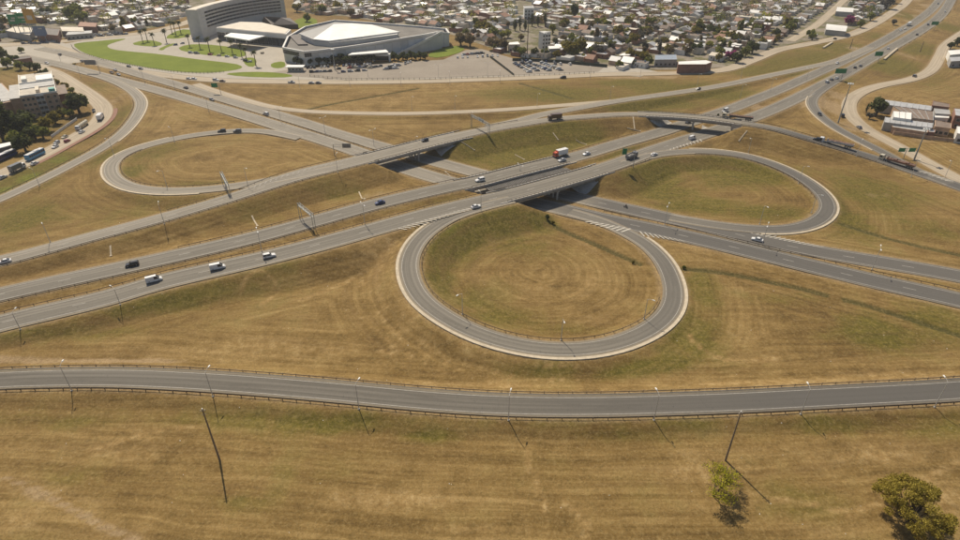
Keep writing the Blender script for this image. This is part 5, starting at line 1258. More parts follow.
# trees by the left frontage road
for k, (kd, lf, x, y, r, w) in enumerate([
    ('round','leaf_dark',80,113,6.6,'large dark round tree right of the brick apartment block'),('round','leaf_green',71,118,3.4,'green tree below the large dark tree by the frontage road'),
    ('conifer','leaf_dark',4,141,8.4,'dark conifer at the left edge below the apartment block'),('conifer','leaf_dark',14,137,8.6,'tall dark conifer between two others at the left edge'),('round','leaf_dark',24,136,6.6,'dark tree on the right of the conifers at the left edge'),('round','leaf_dark',8,128,6.5,'dark tree behind the conifers, touching the apartment block'),('round','leaf_dark',30,128,5.4,'dark tree right below the brick front of the apartments'),('round','leaf_green',-6,124,7,'green tree half cut by the left edge of the view'),
    ('conifer','leaf_dark',-4,135,8.0,'dark conifer cut by the left edge of the view'),('round','leaf_dark',36,139,4.6,'dark bush right of the conifers above the bus'),('round','leaf_green',18,146,4.4,'green tree between the conifers and the white shed roof'),('round','leaf_green',322,14,6,'green tree behind the arena roof, left of three'),('round','leaf_olive',338,12,6,'olive tree behind the arena roof, middle of three'),('round','leaf_brown',352,17,5.5,'brown tree behind the arena roof, right of three'),('round','leaf_green',307,22,4.5,'green tree at the edge of the lawn behind the arena'),('round','leaf_olive',297,12,5.5,'olive tree right of the far end of the hotel'),('round','leaf_dark',26,152,5.0,'round dark tree above the blue bus'),('round','leaf_olive',48,131,5.0,'olive tree left of the pale garden wall'),('round','leaf_olive',56,124,4.2,'small olive tree beside the pale garden wall'),('round','leaf_green',44,139,4.2,'small green tree at the lower end of the garden wall'),('round','leaf_olive',63,117,3.2,'olive tree by the lower right corner of the apartments'),('round','leaf_brown',38,134,3.0,'brownish bush between dark tree and olive tree'),
    ('round','leaf_dark',38,72,3.6,'dark bush behind the apartment roof, rightmost'),('round','leaf_dark',30,70,3.6,'dark bush behind the apartment roof, middle'),('round','leaf_green',21,70,3.8,'green bush behind the apartment roof, leftmost'),('round','leaf_dark',45,77,3.4,'dark hedge bush by the bend of the frontage road, uppermost'),('round','leaf_dark',51,82,3.2,'dark hedge bush along the frontage road, middle'),('round','leaf_olive',58,86,2.8,'olive hedge bush along the frontage road'),('round','leaf_olive',66,90,2.8,'olive hedge bush nearest the road right of the apartments'),('round','leaf_green',73,93,2.4,'small green bush at the low end of the hedge'),
    ('round','leaf_dark',4,60,4.6,'dark tree at the left edge by the red shop'),('round','leaf_dark',16,64,4.2,'dark tree below the red-fronted shop'),('round','leaf_green',8,68,4.2,'green tree left of the apartment roof'),('round','leaf_olive',0,53,3.4,'olive tree at the left edge by the junction'),('round','leaf_green',22,53,2.6,'small green tree on the junction island'),
    ('round','leaf_dark',876,116,6.2,'big dark tree at the left end of the workshops'),('conifer','leaf_dark',866,113,2.6,'slim dark conifer left of the big dark tree'),('round','leaf_grey',869,119,2.4,'grey bush below the big dark tree'),('round','leaf_green',958,125,3.2,'green bush at the right edge beside the white house'),('round','leaf_dark',950,49,3.6,'dark bush at the right edge above the white-roofed house'),('round','leaf_dark',957,46,4.0,'dark tree at the top of the right edge houses'),('round','leaf_green',957,63,3.0,'green bush below the tin-roofed house at the right edge'),
    ('round','leaf_pink',848,25,5.0,'bright pink flowering tree by the white vaulted hall'),('round','leaf_pink',729,60,4.4,'dusky pink flowering tree right of the red warehouse'),('round','leaf_dark',736,63,4.6,'dark tree beside the dusky pink flowering tree'),('round','leaf_dark',752,54,5.8,'dark green tree behind the pink tree by the boulevard'),('round','leaf_green',745,57,4.4,'green tree between pink tree and boulevard bend'),
    ('conifer','leaf_dark',515,31,5.0,'dark conifer leftmost on the tan field in the city'),('conifer','leaf_dark',520,30.5,5.2,'second dark conifer from the left on the tan field'),('conifer','leaf_dark',525,31,4.6,'third dark conifer from the left on the tan field'),('conifer','leaf_dark',532,26.5,5.2,'dark conifer left of the pair above the white tower block'),('conifer','leaf_dark',538,26.5,5.2,'dark conifer in the middle above the white tower block'),('conifer','leaf_dark',545,27,5.4,'dark conifer right above the white tower block'),
    ('round','leaf_olive',570,57,7.5,'large olive tree behind the fenced lot, left one'),('round','leaf_olive',580,54,6.8,'large olive tree behind the fenced lot, right one'),('round','leaf_brown',461,46,6.5,'brown tree left of the pair behind the arena'),('round','leaf_brown',470,47,6.0,'brown tree behind the right end of the arena'),('round','leaf_brown',494,50,6.2,'brown tree at the corner of the paved lane'),('round','leaf_brown',502,51,5.4,'brown tree right of the corner of the paved lane'),('round','leaf_lime',502,39,4.2,'lime tree on the tan field, left'),('round','leaf_lime',508,38,4.0,'lime tree on the tan field, right'),('round','leaf_brown',521,41,3.6,'brown tree on the tan field'),
    ('round','leaf_green',74,21,8.0,'big green tree among the roofs at upper left'),('round','leaf_green',84,23,7.0,'green tree right of the big green tree at upper left'),('round','leaf_green',79,17,7.5,'green tree behind the big green tree at upper left'),('round','leaf_dark',47,17,6.0,'dark green tree right of the yellow billboard'),('round','leaf_olive',5,28,6.5,'olive tree at the left edge behind the market'),('tall','leaf_dark',574,19,8.0,'tall dark tree standing above the roofs in mid city'),('round','leaf_green',648,66,3.8,'lime bush left of the blue-grey hall'),('round','leaf_olive',643,62,4.6,'olive tree left of the blue-grey hall'),('tall','leaf_green',739,36,6.4,'tall green tree in the right part of the city'),('round','leaf_dark',712,36,5.8,'dark round tree, right of two, in the right part of the city'),('round','leaf_dark',699,34,5.8,'dark round tree, left of two, in the right part of the city'),('round','leaf_dark',724,37,4.8,'smaller dark tree right of the two dark round trees'),('round','leaf_green',790,33,5.4,'bright green round tree left of the dusty street'),('round','leaf_green',812,40,3.8,'green tree at the corner of the boulevard and dusty street'),
    ('round','leaf_grey',886,9,8,'grey bare tree by the boulevard, nearest'),('round','leaf_grey',880,5,8,'grey bare tree by the boulevard, behind the nearest'),('round','leaf_grey',890,3,7.5,'grey bare tree by the boulevard, farthest'),('round','leaf_green',870,21,5,'green tree between pink tree and boulevard'),('round','leaf_green',860,28,4.2,'green hedge tree by the white vaulted hall'),('round','leaf_grey',893,25,3.4,'small bare tree on the verge of the upper highway')]): single(kd, lf, x, y, r, w, v=k % 2)
# row in front of the arena
n = 30
for k in range(n):
    f = k/(n-1); x = 297+f*128; y = 64.5-f*6.0 + (1.2 if k % 2 else 0); X, Y = at(x, y, 0)
    if 373 < x < 391: continue
    plant(('round','leaf_dark',k % 2), X, Y, -.1, 3.0+.8*rnd.random(), rnd.uniform(0,6), f'dark round tree in front of the arena, {ordinal(k+1)} place from the left', 'row of dark trees in front of the arena')
# shrubs on the embankments and ditches
for x, y, r, lf, w in [(547,219,1.1,'leaf_dark','dark shrub at the toe of the near bridge'),(553,224,.8,'leaf_olive','olive shrub at the start of the ditch by the near bridge'),(633,264,.7,'leaf_olive','low olive shrub at the far end of the loop ditch'),(684,269,.8,'leaf_green','low green shrub where the right ditch begins'),(718,116,.8,'leaf_dark','small dark shrub behind the curved ramp bridge')]: single('round', lf, x, y, r, w)
# palms
def palm_proto(seed):
    g = random.Random(seed); t = thing('palm_tree', 'x', 'palm tree'); h = 11.0
    m = MB(); m.tube((0,0,-.4), (.15,.1,h*.5), .42, .33, 8, False); m.tube((.15,.1,h*.5), (.1,.2,h), .33, .36, 8); m.build('trunk', 'bark_palm', t)
    m = MB()
    for k in range(34):
        a = k*2.4; e = g.uniform(-.5,1.1); L = g.uniform(2.6,3.6); w = .42; pts = []
        for j in range(5):
            s = j/4; rr = L*s*math.cos(e*(1-.5*s)); zz = L*(math.sin(e)*s) - 1.5*s*s; pts.append(Vector((.1+math.cos(a)*rr, .2+math.sin(a)*rr, h+.1+zz)))
        sd = Vector((-math.sin(a), math.cos(a), 0))
        for j in range(4):
            w0, w1 = w*(.5+.9*math.sin(math.pi*min(1,j/4+.12))), w*(.5+.9*math.sin(math.pi*((j+1)/4*.9+.08))) if j < 3 else .05
            m.poly([pts[j]-sd*w0-Vector((0,0,.18)), pts[j], pts[j+1], pts[j+1]-sd*w1-Vector((0,0,.18))]); m.poly([pts[j], pts[j]+sd*w0-Vector((0,0,.18)), pts[j+1]+sd*w1-Vector((0,0,.18)), pts[j+1]])
    m.build('crown', 'leaf_dark', t); return t
PALMS = [(143,42.5),(147.5,41),(154.7,45),(166.7,42.5),(189.7,46.7),(200,48.5),(209.7,51.7),(221.7,51.7),(232.5,53.3),(242,57.5),(246.7,60),(256,66),(172,33),(176,35),(181,33.5)]
pr = None; k0 = 0
for k, (x, y) in enumerate(sorted(PALMS)):
    X, Y = at(x, y, 0); lab = f'palm tree on the hotel lawns, {ordinal(k+1)} from the left'; g = 'palm trees on the hotel lawns'; s = rnd.uniform(.85,1.08)
    if pr is None: pr = palm_proto(4); pr.location = (X,Y,.05); pr.scale = (s,s,s); tag(pr, lab, group=g)
    else: copy_tree(pr, (X,Y,.05), rnd.uniform(0,6.28), lab, g, s)
# the two trees at the bottom right
def willow():
    X, Y, Z = ground(713, 496); t = thing('tree', 'small bare-branched tree with a thin bright yellow-green crown', 'tree', (X,Y,Z-.1)); g = random.Random(8)
    w = MB(); lv = MB()
    def grow(p, d, L, r, lev):
        q = p+d*L; w.tube(tuple(p), tuple(q), r, r*.68, 6, False)
        if lev == 0 or r < .012:
            return
        if lev <= 3:
            for _ in range(2 if lev > 1 else 9):
                s = g.random(); c = p.lerp(q, s)+Vector((g.gauss(0,.42),g.gauss(0,.42),g.gauss(0,.35)))
                if c.z > 3.0: leaf_quad(lv, c, .17, g)
        for k in range(g.choice((2,3,3)) if lev < 5 else 4):
            nd = (d + Vector((g.gauss(0,.62), g.gauss(0,.62), g.gauss(.02,.3)))).normalized(); grow(q, nd, L*g.uniform(.62,.88), r*.62, lev-1)
    for a in (0.2, 2.2, 4.1): grow(Vector((0,0,-.1)), Vector((math.cos(a)*.3+.25, math.sin(a)*.38, 1)).normalized(), 2.6, .18, 5)
    w.build('trunk', 'bark', t); lv.build('crown', 'leaf_willow', t)
willow()
def bush_tree():
    X, Y, Z = ground(908, 523); t = thing('tree', 'broad dense olive tree with a dark underside at the bottom right', 'tree', (X,Y,Z-.1)); g = random.Random(21)
    w = MB(); lv = MB(); cl = []
    for k in range(62):
        a = g.uniform(0,6.28); rr = math.sqrt(g.random())*7.2; zz = 2.8+6.4*math.sqrt(max(0,1-(rr/8.0)**2))*g.uniform(.45,1.0); cl.append((Vector((math.cos(a)*rr*1.0, math.sin(a)*rr*1.08+.8, zz)), g.uniform(.9,1.65)))
    for c, q in cl:
        w.tube((c.x*.12,c.y*.12,1.2), tuple(c*.7+Vector((0,0,.3))), .13, .07, 6, False); w.tube(tuple(c*.7+Vector((0,0,.3))), tuple(c), .07, .03, 5, False)
        for _ in range(int(185*q)):
            d = Vector((g.gauss(0,1),g.gauss(0,1),g.gauss(0,1))).normalized()*g.uniform(.45,1.1)*q
            leaf_quad(lv, c+Vector((d.x,d.y,d.z*.8)), .19, g, .5)
    for a in (.4,1.9,3.3,5.0): w.tube((0,0,-.3), (math.cos(a)*.9,math.sin(a)*.9,2.2), .26, .16, 8, False); w.tube((math.cos(a)*.9,math.sin(a)*.9,2.2), (math.cos(a)*2.6,math.sin(a)*2.4,4.0), .16, .08, 6, False)
    w.build('trunk', 'bark', t); lv.build('crown', 'leaf_bush', t)
bush_tree()
# city trees: the nearest as individuals, the rest as one mass
def city_trees():
    g = random.Random(77); L = sorted(CITY_TREES, key=lambda q: -q[4]); near, far = L[:285], L[285:]
    leaves = ['leaf_green']*4+['leaf_lime']*3+['leaf_dark']*2+['leaf_olive']*5+['leaf_brown']*3+['leaf_grey']*2
    for b in range(0, len(near), 29):
        for k, (X, Y, r, x, y) in enumerate(sorted(near[b:b+29], key=lambda q: q[3])):
            lf = g.choice(leaves); plant((g.choice(['round','round','tall']), lf, g.randrange(2)), X, Y, -.1, r, g.uniform(0,6.28), f'{LEAFW[lf]} tree among the houses, {ordinal(k+1)} from the left in {["the nearest row","the second row","the third row","the fourth row","the fifth row","the sixth row","the seventh row","the eighth row","the ninth row","the farthest row"][b//29]}', 'trees among the city houses')
    mb = MB()
    for X, Y, r, x, y in far:
        lf = g.choice(leaves); mb.use(lf); z1 = r*g.uniform(1.5,2.2)
        for _ in range(60):
            d = Vector((g.gauss(0,1),g.gauss(0,1),g.gauss(0,1))).normalized()*g.uniform(.5,1.05); leaf_quad(mb, Vector((X+d.x*r, Y+d.y*r, z1*.58+d.z*z1*.45)), r*.2, g)
        mb.use('bark').tube((X,Y,-.3), (X,Y,z1*.5), .2, .12, 5, False)
    tag(mb.build('distant_trees'), 'mass of trees among the far houses', kind='stuff')
city_trees()
# ---------------------------------------------------------------- vehicles
CARCOL = {'white':(.78,.77,.74),'silver':(.50,.51,.51),'grey':(.17,.175,.18),'black':(.012,.012,.014),'blue':(.025,.045,.14),'red':(.34,.028,.02),'cream':(.62,.55,.40),'green':(.05,.13,.08),'orange':(.60,.085,.02),'brown':(.13,.075,.045),'sky':(.05,.28,.50),'rust':(.26,.11,.06),'yellow':(.62,.42,.03)}
for n, c in CARCOL.items():
    m = new_mat('car_'+n, c, .28, spec=.5); t = NT(m); f = t.noise(t.obj(), 1.2, 4, .6); t.base(t.ramp(f, [(.3, tuple(x*.82 for x in c)), (.7, c)])); t.b.inputs['Coat Weight'].default_value = .25
new_mat('tyre', (.018,.018,.018), .85); new_mat('lamp_glass', (.75,.74,.7), .15); new_mat('tail_glass', (.30,.012,.01), .25); worn('load_bed', (.20,.19,.175), .8, .3, .8); worn('tarp', (.15,.085,.06), .85, .3, .5)
def wheels(t, xs, y, r=.33, w=.22, dual=False):
    me = None; rim = None
    for x in xs:
        for s in (-1, 1):
            if me is None:
                o = MB().tube((0,-w/2,0), (0,w/2,0), r, r, 14).build('wheel', 'tyre', t); me = o.data
                h = MB().tube((0,-w/2-.012,0), (0,w/2+.012,0), r*.58, r*.58, 10).build('rim', 'galv', o); rim = h.data
            else:
                o = bpy.data.objects.new('wheel', me); COL.objects.link(o); o.parent = t; h = bpy.data.objects.new('rim', rim); COL.objects.link(h); h.parent = o
            o.location = (x, s*y, r)
def shell(mb, prof, y0, y1, zc):
    """body lofted across the width: side profile (x,z) with tumblehome above zc"""
    n = len(prof); b = len(mb.v); st = [(-1,1.0,.06),(-.93,1.0,0),(.93,1.0,0),(1,1.0,.06)]
    for f, k, ins in st:
        for x, z in prof: mb.v.append((x*(1-ins*.6), f*(y0 if z <= zc else y0-(z-zc)*y1), z-(ins if z > zc else 0)))
    for j in range(3):
        for k in range(n): mb.face(b+j*n+k, b+j*n+(k+1) % n, b+(j+1)*n+(k+1) % n, b+(j+1)*n+k)
    mb.face(*[b+k for k in range(n-1,-1,-1)]); mb.face(*[b+3*n+k for k in range(n)])
def cabin(mb, xb, xf, tb, tf, z0, z1, w0, w1):
    i = len(mb.v)
    for x, y, z in ((xb,-w0,z0),(xf,-w0,z0),(xf,w0,z0),(xb,w0,z0),(tb,-w1,z1),(tf,-w1,z1),(tf,w1,z1),(tb,w1,z1)): mb.v.append((x,y,z))
    for f in ((3,2,1,0),(4,5,6,7),(0,1,5,4),(1,2,6,5),(2,3,7,6),(3,0,4,7)): mb.face(*(i+k for k in f))
def car_parts(t, kind, col):
    m = 'car_'+col
    L, hood, zt, h0 = {'sedan':(4.45,.92,1.45,.90),'hatch':(3.95,.95,1.5,.93),'suv':(4.7,1.08,1.78,1.05),'pickup':(5.2,1.08,1.78,1.02),'van':(5.3,1.15,2.25,1.1)}[kind]
    a = L/2; W = .9 if kind in ('suv','pickup','van') else .84; g = .32 if kind in ('suv','pickup','van') else .24
    mb = MB(); shell(mb, [(-a,g),(-a,.62),(-a*.97,h0-.02),(-a*.6,h0+.02),(a*.36,hood+.02),(a*.86,hood-.12),(a,.62),(a*.99,g)], W, .08, .7); body = mb.build('body', m, t)
    gl = MB(); rf = MB(); zb = h0+.0
    if kind == 'sedan': xb, xf, tb, tf = -a*.78, a*.44, -a*.42, a*.12
    elif kind == 'hatch': xb, xf, tb, tf = -a*.97, a*.46, -a*.82, a*.12
    elif kind == 'suv': xb, xf, tb, tf = -a*.97, a*.40, -a*.88, a*.12
    elif kind == 'pickup': xb, xf, tb, tf = -a*.12, a*.48, -a*.05, a*.2
    else: xb, xf, tb, tf = -a*.985, a*.70, -a*.96, a*.36
    cabin(gl, xb, xf, tb, tf, zb, zt-.06, W-.03, W-.2); gl.build('window', 'window_glass', t)
    cabin(rf, tb-.04, tf+.02, tb+.02, tf-.06, zt-.085, zt, W-.17, W-.24); rf.build('roof', m, t)
    pl = MB()
    for s in (-1, 1):
        for q in ((xb, tb), ((xb+xf)/2, (tb+tf)/2), (xf, tf)): pl.bar((q[0],s*(W-.03),zb), (q[1],s*(W-.19),zt-.06), .07, .09)
        if kind == 'van': pl.poly([(xb+.05,s*(W-.01),zb),(a*.05,s*(W-.01),zb),(a*.02,s*(W-.165),zt-.08),(tb+.02,s*(W-.165),zt-.08)][::s])
    if kind == 'van': pl.poly([(xb-.015,W-.05,zb),(xb-.015,-W+.05,zb),(tb-.015,-W+.2,zt-.08),(tb-.015,W-.2,zt-.08)][::-1])
    pl.build('pillar', m, t)
    if kind == 'pickup': MB().box((-a*.56,0,h0-.0), (a*.82,W*1.6,.03)).build('load_bed', 'load_bed', t)
    for s in (-1, 1):
        MB().box((a*.965,s*W*.68,.62), (.12,.36,.15)).build('headlight', 'lamp_glass', t); MB().box((-a*.985,s*W*.72,.68), (.08,.24,.2)).build('tail_light', 'tail_glass', t)
    MB().bar((a*.985,-W*.8,.42), (a*.985,W*.8,.42), .16, .2).build('bumper', 'car_grey', t)
    wheels(t, (-a*.60, a*.62), W-.12, .33 if W < .88 else .37)
def cab(t, x, col, w=1.2, h=2.7, L=2.1):
    m = 'car_'+col; mb = MB(); shell(mb, [(x-L,.55),(x-L,h-.25),(x-L+.15,h),(x-.35,h),(x-.05,h*.62),(x,1.0),(x,.55)], w, .05, h*.5); mb.build('cab', m, t)
    g = MB(); g.poly([(x-.03,-w*.86,h*.63),(x-.03,w*.86,h*.63),(x-.33,w*.8,h-.14),(x-.33,-w*.8,h-.14)])
    for s in (-1,1): g.poly([(x-L*.7,s*(w+.012),h*.62),(x-.25,s*(w+.012),h*.62),(x-.45,s*(w-.03),h-.3),(x-L*.7,s*(w-.03),h-.3)][::s])
    g.build('window', 'window_glass', t); MB().box((x-.02,0,.45), (.16,2*w*.95,.4)).build('bumper', 'car_grey', t)
    for s in (-1,1): MB().box((x+.02,s*w*.75,.9), (.08,.35,.2)).build('headlight', 'lamp_glass', t)
def truck_parts(t, kind, col, cargo):
    if kind == 'box_truck':
        cab(t, 4.1, col); MB().box((-1.0,0,.75), (8.2,.9,.3)).build('chassis', 'car_grey', t)
        mb = MB(); mb.box((-1.05,0,1.06), (6.3,2.45,2.5)); mb.build('cargo_box', 'car_'+cargo, t); MB().bar((2.12,0,3.2), (2.4,0,2.8), 2.0, .12).build('wind_deflector', 'car_'+col, t); wheels(t, (-3.2,-2.1,3.0), 1.05, .48, .34)
    elif kind == 'tipper':
        cab(t, 4.0, col); MB().box((-.9,0,.75), (8.0,.9,.3)).build('chassis', 'car_grey', t); mb = MB(); x0, x1 = -4.1, 1.75
        for s in (-1,1): mb.bar((x0,s*1.2,1.75), (x1,s*1.2,1.75), .12, 1.3)
        mb.bar((x0,-1.2,1.75), (x0,1.2,1.75), .12, 1.3); mb.bar((x1,-1.2,1.85), (x1,1.2,1.85), .12, 1.5); mb.box(((x0+x1)/2,0,1.06), (x1-x0,2.4,.12)); mb.build('tipper_bed', 'car_'+cargo, t)
        mb = MB(); mb.prism([(x0+.1,-1.1),(x1-.1,-1.1),(x1-.1,1.1),(x0+.1,1.1)], 1.2, 1.9); mb.poly([(x0+.1,-1.1,1.9),(x1-.1,-1.1,1.9),(-1.1,0,2.5)]); mb.poly([(x1-.1,1.1,1.9),(x0+.1,1.1,1.9),(-1.1,0,2.5)]); mb.poly([(x0+.1,1.1,1.9),(x0+.1,-1.1,1.9),(-1.1,0,2.5)]); mb.poly([(x1-.1,-1.1,1.9),(x1-.1,1.1,1.9),(-1.1,0,2.5)]); mb.build('load', 'load_bed', t); wheels(t, (-3.1,-1.9,2.9), 1.05, .5, .34)
    elif kind == 'semi':
        cab(t, 8.6, col, 1.22, 3.0, 2.3); MB().box((5.6,0,.75), (5.8,.9,.3)).build('chassis', 'car_grey', t); MB().box((-1.9,0,1.18), (13.2,2.5,.28)).build('trailer_bed', 'load_bed', t)
        mb = MB()
        for s in (-1,1): mb.bar((-8.4,s*1.22,1.8), (4.6,s*1.22,1.8), .08, .75)
        mb.bar((4.6,-1.2,2.0), (4.6,1.2,2.0), .1, 1.3); mb.bar((-8.4,-1.2,1.8), (-8.4,1.2,1.8), .1, .75); mb.build('side_board', 'car_'+cargo, t)
        g = random.Random(len(bpy.data.objects)); mb = MB()
        for k in range(9): mb.box((-7.6+k*1.42,0,1.47), (1.3,2.25,g.uniform(.5,1.0)))
        mb.build('load', 'tarp', t); wheels(t, (-7.2,-6.0,-4.8,4.2,5.3,7.4), 1.05, .5, .34)
    elif kind == 'tanker':
        cab(t, 6.0, col); MB().box((-.6,0,.75), (11.2,.9,.3)).build('chassis', 'car_grey', t); mb = MB().tube((-6,0,2.05), (3.2,0,2.05), 1.05, 1.05, 18); mb.build('tank', 'car_'+cargo, t)
        for x in (-4,-1.5,1): MB().tube((x,0,3.0), (x,0,3.25), .3, .3, 10).build('hatch', 'car_grey', t)
        wheels(t, (-4.8,-3.6,1.6,4.9), 1.05, .5, .34)
    elif kind == 'bus':
        m = 'car_'+col; mb = MB(); shell(mb, [(-6,.4),(-6,2.9),(-5.8,3.15),(5.6,3.15),(5.95,2.7),(6,1.2),(5.95,.4)], 1.27, .03, 1.2); mb.build('body', m, t); MB().box((0,0,3.12), (11.4,2.3,.1)).build('roof', 'car_'+cargo, t)
        for s in (-1,1):
            for k in range(8): MB().box((-5.1+k*1.38,s*1.245,1.55), (1.22,.06,1.0)).build('window', 'window_glass', t)
        MB().poly([(6.0,-1.1,1.4),(6.0,1.1,1.4),(5.8,1.05,2.9),(5.8,-1.05,2.9)]); g = MB(); g.poly([(6.012,-1.1,1.4),(6.012,1.1,1.4),(5.86,1.05,2.9),(5.86,-1.05,2.9)]); g.build('windscreen', 'window_glass', t); MB().box((-1.5,0,3.2), (2.6,1.7,.3)).build('air_conditioner', 'car_white', t); wheels(t, (-3.6,3.6), 1.1, .5, .3)
VP = {}
def vehicle(kind, col, X, Y, Z, rz, label, group=None, cargo='white'):
    key = (kind, col, cargo)
    if key in VP: return copy_tree(VP[key], (X,Y,Z), rz, label, group)
    cat = {'pickup':'pickup truck','van':'van','bus':'bus','box_truck':'truck','tipper':'truck','semi':'truck','tanker':'truck','suv':'car'}.get(kind, 'car')
    t = thing({'semi':'flatbed_truck','tipper':'tipper_truck','tanker':'tanker_truck','pickup':'pickup_truck','hatch':'car','sedan':'car','suv':'car'}.get(kind, kind), label, cat, (X,Y,Z), rz, group)
    (car_parts(t, kind, col) if kind in ('sedan','hatch','suv','pickup','van') else truck_parts(t, kind, col, cargo)); VP[key] = t; return t
def drive(key, x, y, d, kind, col, label, cargo='white', group=None):
    """on road `key` at the surveyed pixel; d=+1 drives along the list order of the road"""
    r = ROADS[key]; z = 1.0
    for _ in range(6): X, Y = at(x, y+1.2, z); i = nearest(key, X, Y); z = r.c[i, 2]
    t = r.t[i]*d; vehicle(kind, col, X, Y, z+r.lift+.012, math.atan2(t[1], t[0]), label, group or {'B1':'traffic on the upper highway','B2':'traffic on the upper highway','C1':'traffic on the lower highway','C2':'traffic on the lower highway','D':'traffic on the collector road','M':'traffic on the left frontage road','K':'traffic on the right frontage road','G':'traffic on the boulevard'}.get(key, 'traffic on the ramps'), cargo)
